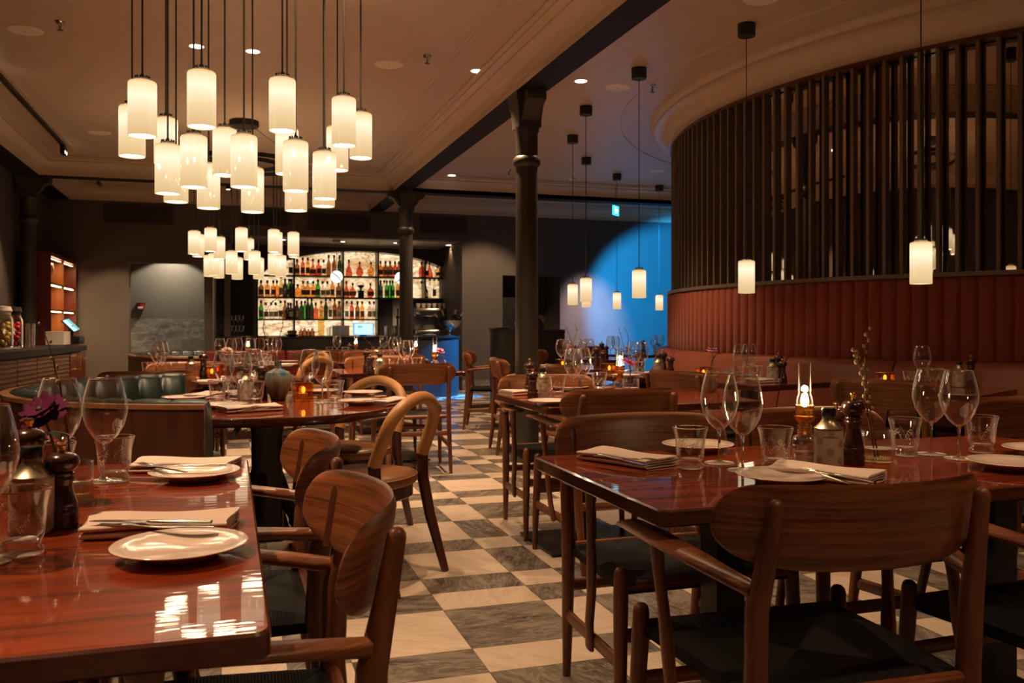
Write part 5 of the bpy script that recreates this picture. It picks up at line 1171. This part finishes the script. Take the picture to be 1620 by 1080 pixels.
# champagne bowl
q = bar_at(711, .35); t = thing('champagne_bowl', (q[0], q[1], zb)); MB().lathe([(.0, .001), (.085, 0), (.085, .008), (.02, .02), (.016, .05), (.022, .08), (.03, .095), (.10, .115), (.17, .17), (.205, .235), (.212, .25), (.20, .25), (.16, .18), (.09, .13), (.0, .115)], 40).build('bowl', 'steel', t, sharp=60); tag(t, 'large silver footed champagne bowl at the rounded end of the bar', 'bowl')
wb = thing('wine_bottle'); MB().lathe([(.0, 0), (.037, 0), (.037, .19), (.014, .23), (.014, .30), (.0, .30)], 16).build('glass_body', 'b_dkgreen', wb); MB().lathe([(.0155, .225), (.0155, .302), (.0, .303)], 12).build('foil', 'paper_w', wb)
for k, (dx, rx, ry) in enumerate(((-.09, .2, -.75), (-.03, .3, -.4), (.05, .3, .25), (.1, .1, .6))):
    b = place(wb, (q[0] + dx * .5, q[1], zb + .13), 0, 'chilled bottle leaning in the champagne bowl, %s from the left' % ORD[k], 'bottle'); b.rotation_euler = (rx * .4, ry, 0)
# globe lamps over the bar
gb = thing('globe_lamp'); MB().lathe([(.0, ZN), (.07, ZN), (.07, ZN - .03), (.0, ZN - .03)], 20).build('ceiling_canopy', 'brass_dull', gb); MB().tube([(0, 0, ZN - .03), (0, 0, 2.05)], .004, 6).build('rod', 'brass_dull', gb)
MB().sphere((0, 0, 1.945), .105, 24, 16).build('globe', 'globe', gb)
mb = MB(); n = 40; T = Matrix.Translation((0, 0, 1.945)) @ Matrix.Rotation(.75, 4, 'Y')
mb.grid([[T @ Vector((r * cos(2 * PI * i / n), r * sin(2 * PI * i / n), z)) for i in range(n)] for r, z in ((.104, -.007), (.110, -.007), (.110, .007), (.104, .007))], cu=True, cv=True); mb.build('band', 'brass_dull', gb)
for px, w, s in ((532.5, 'left one before the second bay', 0), (634, 'half hidden by the far column', PI)):
    q = at_Y(px, 15.35); place(gb, (q[0], q[1], 0), s, 'lit white globe lamp with a slanting brass band, ' + w, 'globe lamp')
# steel post and glass stack at the left end
q = at_Y(339, 14.2); o = MB().lathe([(.035, 0), (.03, .02), (.022, .03), (.022, 1.85)], 14).build('post', 'grey'); o.location = (q[0], q[1], 0); tag(o, 'slim metal post before the dark wall left of the bar', 'post')
st = thing('goblet_stack'); 
fs = MB().lathe([(.0, 0), (.03, 0), (.004, .01), (.004, .07), (.03, .10), (.036, .17), (.033, .17), (.026, .10), (.0, .075)], 14, caps=False).build('goblet', 'glass')
bpy.data.objects.remove(st)
ct = MB().box(at_Y(342, 15.2)[0], at_Y(404, 15.2)[0], 14.95, 15.5, 0, .93).build('side_counter', 'black'); tag(ct, 'dark counter carrying rows of stacked goblets', 'counter')
k = 0
for r in range(2):
    for px in (352, 358, 364, 370, 376, 382):
        q = at_Y(px, 15.1); place(fs, (q[0], q[1] + .1 * r, .931 + .175 * r), 0, 'stored goblet on the dark counter, %s row, %s from the left' % (('lower', 'upper')[r], ORD[k % 6]), 'glass'); k += 1
for r in (1,):
    o = MB().box(at_Y(347, 15.1)[0], at_Y(388, 15.1)[0], 15.08, 15.32, 1.102, 1.106).build('goblet_tray', 'glass'); tag(o, 'clear tray holding the upper row of goblets', 'tray')

# ------------------------------------------------------------------ host stand with computer
cxh, cyh = 3.66, 11.36
t = thing('host_stand', (cxh, cyh, 0)); zt = 1.06
MB().lathe([(.0, 0), (.33, 0), (.33, zt - .04), (.0, zt - .04)], 40).build('drum', 'blackwood', t, sharp=40)
MB().box(0, .6, -.33, .33, 0, zt - .04).build('cabinet', 'blackwood', t)
MB().lathe([(.0, zt - .04), (.345, zt - .04), (.345, zt), (.0, zt)], 40).box(0, .6, -.345, .345, zt - .04, zt).build('top', 'black', t, sharp=40)
for z in (.62, .95): MB().lathe([(.0, 0), (.012, 0), (.012, .03), (.0, .03)], 10).build('brass_knob', 'brass', t).location = (-.34, 0, z)
tag(t, 'black rounded host stand left of the near column', 'host stand')
t = thing('computer', (cxh + .02, cyh, zt), -.35); 
R = Matrix.Rotation(.30, 4, 'Y')
mb = MB().box(-.01, .01, -.20, .20, .055, .36); mb.v = [tuple((R @ Vector(v))) for v in mb.v]; mb.build('screen_back', 'grey', t)
def slab(name, mat, y0, y1, z0, z1, x=-.0125):
    mb = MB().box(x, x + .002, y0, y1, z0, z1); mb.v = [tuple(R @ Vector(v)) for v in mb.v]; return mb.build(name, mat, t)
slab('dark_picture', 'paper_d', -.19, .19, .115, .35); slab('lit_picture', 'paper_o', -.17, .02, .125, .34, -.0135); slab('orange_spot', 'shelf_wood', -.17, -.09, .28, .345, -.0145); slab('chin', 'white', -.20, .20, .058, .112)
mb = MB().lathe([(.0, 0), (.008, 0)], 12, caps=False); mb.v = [tuple(R @ Vector((-.0135, x, .084 + y))) for x, y, z in mb.v]; mb.build('apple_mark', 'ink', t)
MB().box(.0, .12, -.06, .06, 0, .006).tube([(.08, 0, .006), (.06, 0, .12)], [(.006, .05)] * 2, 8).build('foot', 'steel', t)
tag(t, 'desktop computer with a dark photo on screen on the host stand', 'computer')
kb = MB().rbox(-.08, .08, -.22, .2, 0, .03, .008).build('keyboard_tray', 'black'); kb.location = (cxh - .24, cyh - .05, zt + .001); tag(kb, 'dark tray catching blue light before the computer', 'tray')
kt = MB().lathe([(.0, 0), (.04, 0), (.085, .05), (.09, .09), (.07, .145), (.02, .17), (.012, .19), (.0, .195)], 24).build('copper_pot', 'brass_dull')
for k, (dx, dy) in enumerate(((.02, -.25), (.17, -.22))): place(kt, (cxh + dx, cyh + dy, zt + .001), 0, ('round copper pot beside the computer', 'second round copper pot against the near column')[k], 'pot')
o = MB().box(XE0 + .1, XE1 - .3, 15.2, 15.4, .0, 1.62).build('cupboard', 'black_matt'); tag(o, 'black cupboard standing in the dim doorway', 'cupboard')

# ------------------------------------------------------------------ side counter on the left with drawers
zc_ = .955
a = at_height(-160, 572, zc_); b = at_height(110, 548.5, zc_); dv = Vector((b[0] - a[0], b[1] - a[1], 0)); Lc = dv.length; rz = math.atan2(dv.y, dv.x); u = dv.normalized()
sc = thing('drawer_counter', (a[0], a[1], 0), rz)        # local +x runs away along the front edge, +y into the counter
MB().box(0, Lc + .46, .03, .62, .10, zc_ - .04).build('carcass', 'cab_wood', sc); MB().box(0, Lc + .46, .09, .62, 0, .10).build('plinth', 'black', sc)
MB().box(-.02, Lc + .46, -.012, .62, zc_ - .04, zc_).build('worktop', 'slate', sc)
nb = 7
for i in range(nb):
    for z0, z1 in ((.70, zc_ - .05), (.42, .69), (.12, .41)):
        x0, x1 = Lc * i / nb + .006, Lc * (i + 1) / nb - .006; mb = MB().box(x0, x1, .0, .03, z0, z1)
        for q in range(7):
            zz = z0 + (z1 - z0) * (q + .5) / 7; mb.box(x0 + .004, x1 - .004, -.004, .0, zz - .003, zz + .007)
        mb.build('drawer', 'cab_wood', sc)
d = MB().box(Lc + .01, Lc + .20, -.004, .03, .12, zc_ - .05).build('door', 'darkwood', sc); MB().tube([(Lc + .16, -.004, .78), (Lc + .16, -.035, .78), (Lc + .16, -.035, .88), (Lc + .16, -.004, .88)], .006, 8).build('handle', 'brass', d)
for z0, z1 in ((.70, zc_ - .05), (.42, .69)):
    d = MB().box(Lc + .215, Lc + .45, -.004, .03, z0, z1).build('drawer', 'darkwood', sc); MB().tube([(Lc + .28, -.004, z1 - .05), (Lc + .28, -.03, z1 - .05), (Lc + .38, -.03, z1 - .05), (Lc + .38, -.004, z1 - .05)], .006, 8).build('handle', 'brass', d)
tag(sc, 'long dark drawer counter with fluted fronts along the side wall', 'counter')
def on_counter(px, off): # a point above the counter, off metres behind its front edge
    o = Vector((a[0], a[1], 0)) + Vector((-u.y, u.x, 0)) * off; k = (px - 810) / F
    # solve o + s*u on the sight line px
    n = Vector((CT - k * ST, -(ST + k * CT), 0)); s = -o.dot(n) / u.dot(n); return o + u * s
for k, (px, colr, lab) in enumerate(((4, 'onion', 'tall glass jar of pale yellow onions on the drawer counter'), (20, 'tomato', 'tall glass jar of red tomatoes on the drawer counter'))):
    q = on_counter(px, .25); t = thing('storage_jar', (q.x, q.y, zc_ + .001)); MB().lathe([(.0, .001), (.06, .001), (.064, .006), (.064, .20), (.05, .225), (.052, .235), (.048, .235), (.046, .224), (.060, .198), (.060, .008), (.0, .008)], 24, caps=False).build('glass_body', 'glass', t)
    MB().lathe([(.0, .236), (.05, .236), (.05, .245), (.06, .26), (.05, .29), (.0, .295)], 20).build('lid', 'black' if k else 'white', t)
    tag(t, lab, 'jar'); rd = random.Random(k); fm = plain('fruit_' + colr, (.72, .50, .14) if not k else (.55, .02, .03), .3)
    fr = MB().sphere((0, 0, 0), .021, 12, 8, (1, 1, .9)); me = fr.mesh(colr, fm)
    for i in range(18):
        a_ = i * 2.4; r = .034 if i % 3 else .008; o = bpy.data.objects.new(colr, me); COL.objects.link(o); o.location = (q.x + r * cos(a_), q.y + r * sin(a_), zc_ + .031 + .0088 * i); 
        tag(o, ('pale yellow onion heaped inside the glass jar on the drawer counter', 'red tomato heaped inside the glass jar on the drawer counter')[k], ('onion', 'tomato')[k], ('onions in the jar', 'tomatoes in the jar')[k])
q = on_counter(43, .22); o = MB().lathe([(.0, 0), (.052, 0), (.052, .175), (.048, .175), (.048, .01), (.0, .01)], 24, caps=False).build('steel_canister', 'steel'); o.location = (q.x, q.y, zc_ + .001); tag(o, 'open polished steel canister on the drawer counter', 'canister')
q = on_counter(112, .25); t = thing('tablet_till', (q.x, q.y, zc_ + .001), rz)
R2 = Matrix.Rotation(-.10, 4, 'Y') @ Matrix.Rotation(.80, 4, 'X') @ Matrix.Scale(.72, 4)
MB().rbox(-.09, .09, -.09, .09, 0, .07, .01).build('printer', 'black', t); mb = MB().box(-.14, .14, -.10, .10, -.008, .008); mb.v = [tuple(R2 @ Vector(v) + Vector((0, 0, .16))) for v in mb.v]; mb.build('casing', 'black', t)
mb = MB().box(-.13, .02, -.09, .09, .0082, .0095); mb.v = [tuple(R2 @ Vector(v) + Vector((0, 0, .16))) for v in mb.v]; mb.build('display', 'screen', t)
mb = MB().box(.02, .13, -.09, .09, .0082, .0095); mb.v = [tuple(R2 @ Vector(v) + Vector((0, 0, .16))) for v in mb.v]; mb.build('display_foot', 'screen_teal', t)
MB().tube([(0, 0, .05), (0, 0, .16)], .02, 8).build('neck', 'black', t); tag(t, 'tilted till tablet glowing blue at the end of the drawer counter', 'till')
q = on_counter(92, .3); o = MB().box(-.10, .10, -.07, .07, 0, .11).build('napkin_box', 'white'); o.location = (q.x, q.y, zc_ + .001); o.rotation_euler = (0, 0, rz); tag(o, 'plain pale box beside the till tablet', 'box')
o = MB().tube([(0, 0, 0), (.25, .0, 0)], .004, 6).build('wire', 'black'); bpy.data.objects.remove(o)

# lit glass display case on the side wall
XC = -2.2; y0, y1 = at_X(81, XC)[1], 14.70; zt = EYE + 110 / F * (at_X(81, XC)[0] * ST + at_X(81, XC)[1] * CT)
t = thing('display_case', (XC, y0, 0)); zbm = .30
mb = MB().box(XC - .34, XC, y0 - .02, y0, zbm, zt + .05).box(XC - .34, XC, y1, y1 + .02, zbm, zt + .05).box(XC - .34, XC, y0, y1, zt, zt + .05); o = mb.build('carcass', 'redwood', t); local(o, t)
o = MB().box(XC - .36, XC - .33, y0, y1, zbm, zt).build('back_board', 'shelf_wood', t); local(o, t)
ym = (y0 + y1) / 2; hs = (zt - .98) / 3
o = MB().box(XC - .33, XC - .01, ym - .012, ym + .012, zbm, zt).build('divider', 'shelf_wood', t); local(o, t)
for k in range(4):
    z = zt - hs * k
    if k: o = MB().box(XC - .33, XC - .005, y0, y1, z - .02, z).build('shelf', 'redwood', t); local(o, t)
    for ya, yb in ((y0 + .06, ym - .06), (ym + .06, y1 - .06)):
        if k < 3:
            o = MB().box(XC - .06, XC - .03, ya, yb, z - .035 - (.0 if k else -.01), z - .024).build('led_strip', 'led', t); local(o, t)
tag(t, 'tall lit orange wooden case of glassware on the side wall', 'display case')
gc = wine_glass(); PG = gc
for r, cnt in ((1, 3), (2, 1)):
    for b_, (ya, yb) in enumerate(((y0, ym), (ym, y1))):
        for i in range(cnt - (1 if r == 1 and b_ else 0)):
            yy = ya + (yb - ya) * (.25 + .22 * i) if r == 1 else (ya + yb) / 2 - .1
            place(gc, (XC - .14, yy, zt - hs * r + .001), 0, 'wine glass in the lit case, %s shelf, %s compartment%s' % (('upper', 'middle')[r - 1], ('nearer', 'farther')[b_], '' if r == 2 else ', %s glass' % ORD[i]), 'wine glass', None, 1.15)

# wall fittings
def grille(px0, px1, py0, py1, lab):
    a, b = at_Y(px0, YB, py0), at_Y(px1, YB, (py0 + 0)); zt_ = a[2]; zb_ = at_Y(px0, YB, py1)[2]; t = thing('vent_grille', ((a[0] + b[0]) / 2, YB, zb_)); w = (b[0] - a[0]) / 2; h = zt_ - zb_
    MB().box(-w, w, -.012, .0, 0, .03).box(-w, w, -.012, 0, h - .03, h).box(-w, -w + .03, -.012, 0, .03, h - .03).box(w - .03, w, -.012, 0, .03, h - .03).build('frame', 'plaster_dark', t)
    mb = MB()
    for k in range(12): mb.box(-w + .03, w - .03, -.008, -.004, .035 + (h - .07) * k / 12, .035 + (h - .07) * (k + .55) / 12)
    mb.build('slats', 'plaster_dark', t); MB().box(-w + .03, w - .03, -.003, -.001, .03, h - .03).build('backing', 'black_matt', t); tag(t, lab, 'vent')
grille(163, 274, 321, 352, 'dark slatted air vent above the marble doorway'); grille(487, 586, 337, 364, 'slatted air vent over the middle of the bar'); grille(664, 739, 341, 369, 'slatted air vent right of the far column'); grille(380, 456, 330, 356, 'slatted air vent behind the far cluster lamp')
q = at_Y(223, 15.73, 486); t = thing('alarm_beacon', (q[0], 15.74, q[2])); MB().box(-.07, .07, -.05, .0, .05, .07).build('bracket', 'black', t); MB().lathe([(.062, .05), (.055, -.02), (.035, -.045), (.0, -.05)], 18, (0, -.04, 0)).build('lens_red', plain('red_lens', (.5, .02, .02), .3), t); MB().box(-.04, .04, -.11, -.098, -.02, .01).build('white_band', 'white', t); tag(t, 'small red alarm beacon on the doorway wall', 'alarm')
q = at_depth(974, 12.1, 333); t = thing('exit_sign', (q[0], q[1], q[2]), .75); MB().box(-.09, .09, -.012, .012, -.065, .065).build('lightbox', 'exit', t)
mb = MB().box(-.06, -.01, -.0135, -.0125, -.045, .045).box(.0, .03, -.0135, -.0125, -.04, .02).box(.03, .06, -.0135, -.0125, -.01, .01); mb.build('escape_symbol', 'exit_w', t); MB().tube([(0, 0, .065), (0, 0, ZB - q[2])], .004, 6).build('rod', 'black', t); tag(t, 'small glowing blue green exit sign hanging by the cross beam', 'exit sign')
o = MB().lathe([(.0, 0), (.05, 0), (.05, .02), (.0, .025)], 16).build('wall_button', 'plaster'); o.rotation_euler = (PI / 2, 0, 0); o.location = at_Y(812, YB - .001, 349); tag(o, 'small round button high on the end wall', 'button')
o = MB().box(-.04, .04, -.1, .1, -.12, 0).build('camera_unit', 'black'); o.location = at_height(957, 330, ZC - .001); tag(o, 'small black device on the ceiling beside the exit sign', 'ceiling device')

# ------------------------------------------------------------------ light and camera
for x, y, z in LAMPS:
    l = bpy.data.lights.new('flame_lamp', 'POINT'); l.energy = 1.6; l.color = (1, .66, .32); l.shadow_soft_size = .012
    o = bpy.data.objects.new('flame_lamp', l); o.location = (x, y, z + .03); COL.objects.link(o)
# added spots without fittings over the seats and behind the viewer, brightening dim areas
MORE = [(.55, 4.0, 62), (-1.25, 2.1, 105), (1.2, .4, 26), (-.6, -.3, 18), (2.9, .9, 26), (3.0, 3.3, 45), (1.2, 3.3, 36), (1.9, 5.6, 55), (1.5, 8.9, 70), (.2, 10.6, 60), (2.9, 9.6, 40), (-1.4, 9.6, 60), (3.1, 12.0, 50), (5.4, 1.2, 50), (-1.2, -1.6, 24), (2.6, -1.8, 24), (5.2, 13.4, 25), (-1.0, 13.6, 60)]
for i, (x, y, e) in enumerate(MORE):
    spot((x, y, ZC - .02), e, 1.5)
def area(loc, rot, sx, sy, e, col, name='wash_lamp'):
    l = bpy.data.lights.new(name, 'AREA'); l.shape = 'RECTANGLE'; l.size = sx; l.size_y = sy; l.energy = e; l.color = col
    o = bpy.data.objects.new(name, l); o.location = loc; o.rotation_euler = rot; COL.objects.link(o); return o
# blue projector washing the end wall, the bar end and the floor before it
def aim(loc, to, e, size, col, blend=.4, rad=.05):
    d = Vector(to) - Vector(loc); o = spot(loc, e, size, col, d.to_track_quat('-Z', 'Y').to_euler(), blend, rad); return o
aim((4.7, 11.6, 2.80), (8.5, YB, .95), 1500, .92, (.01, .36, 1.0), .35)
aim((5.9, 12.95, 3.15), (6.2, YB, 1.15), 300, .62, (.90, .72, .80), 1.0)
aim((5.2, 12.9, 2.9), (3.35, 13.55, .4), 1300, .40, (.01, .34, 1.0), .3)
aim((-1.3, 13.2, 3.1), (-1.75, YB, .9), 55, .7, (1, .66, .36), .5)
aim((-.9, 15.3, 2.38), (-.95, 15.7, .8), 22, 1.9, (1, .86, .66), .15)
aim((4.05, 12.95, 3.15), (4.2, YB, 1.3), 75, 1.0, (1, .68, .38), .6)
for ya, yb in ((y0, ym), (ym, y1)):
    for k in range(3): area((XC - .06, (ya + yb) / 2, zt - hs * k - .045), (0, 0, 0), .04, (yb - ya) * .7, 2.8, (1, .62, .28), 'case_lamp')

w = bpy.data.worlds.new('World'); SC.world = w; w.use_nodes = True
w.node_tree.nodes['Background'].inputs[0].default_value = (.05, .036, .028, 1); w.node_tree.nodes['Background'].inputs[1].default_value = .3
cam = bpy.data.cameras.new('Camera'); co = bpy.data.objects.new('Camera', cam); COL.objects.link(co)
cam.sensor_width = 36; cam.lens = F / 1620 * 36; cam.shift_y = -(540 - YH) / 1620; cam.clip_start = .02; cam.clip_end = 60
co.location = (0, 0, EYE); co.rotation_euler = (PI / 2, 0, -TH)
cam.dof.use_dof = True; cam.dof.focus_distance = 2.7; cam.dof.aperture_fstop = 9.0
SC.camera = co
SC.view_settings.view_transform = 'Standard'; SC.view_settings.look = 'None'; SC.view_settings.gamma = 1; SC.view_settings.exposure = 0.0; SC.view_settings.use_curve_mapping = False
cy = SC.cycles
cy.max_bounces = 14; cy.transparent_max_bounces = 24; cy.transmission_bounces = 10; cy.glossy_bounces = 5; cy.diffuse_bounces = 4
cy.caustics_reflective = False; cy.caustics_refractive = False; cy.sample_clamp_indirect = 4; cy.use_denoising = True
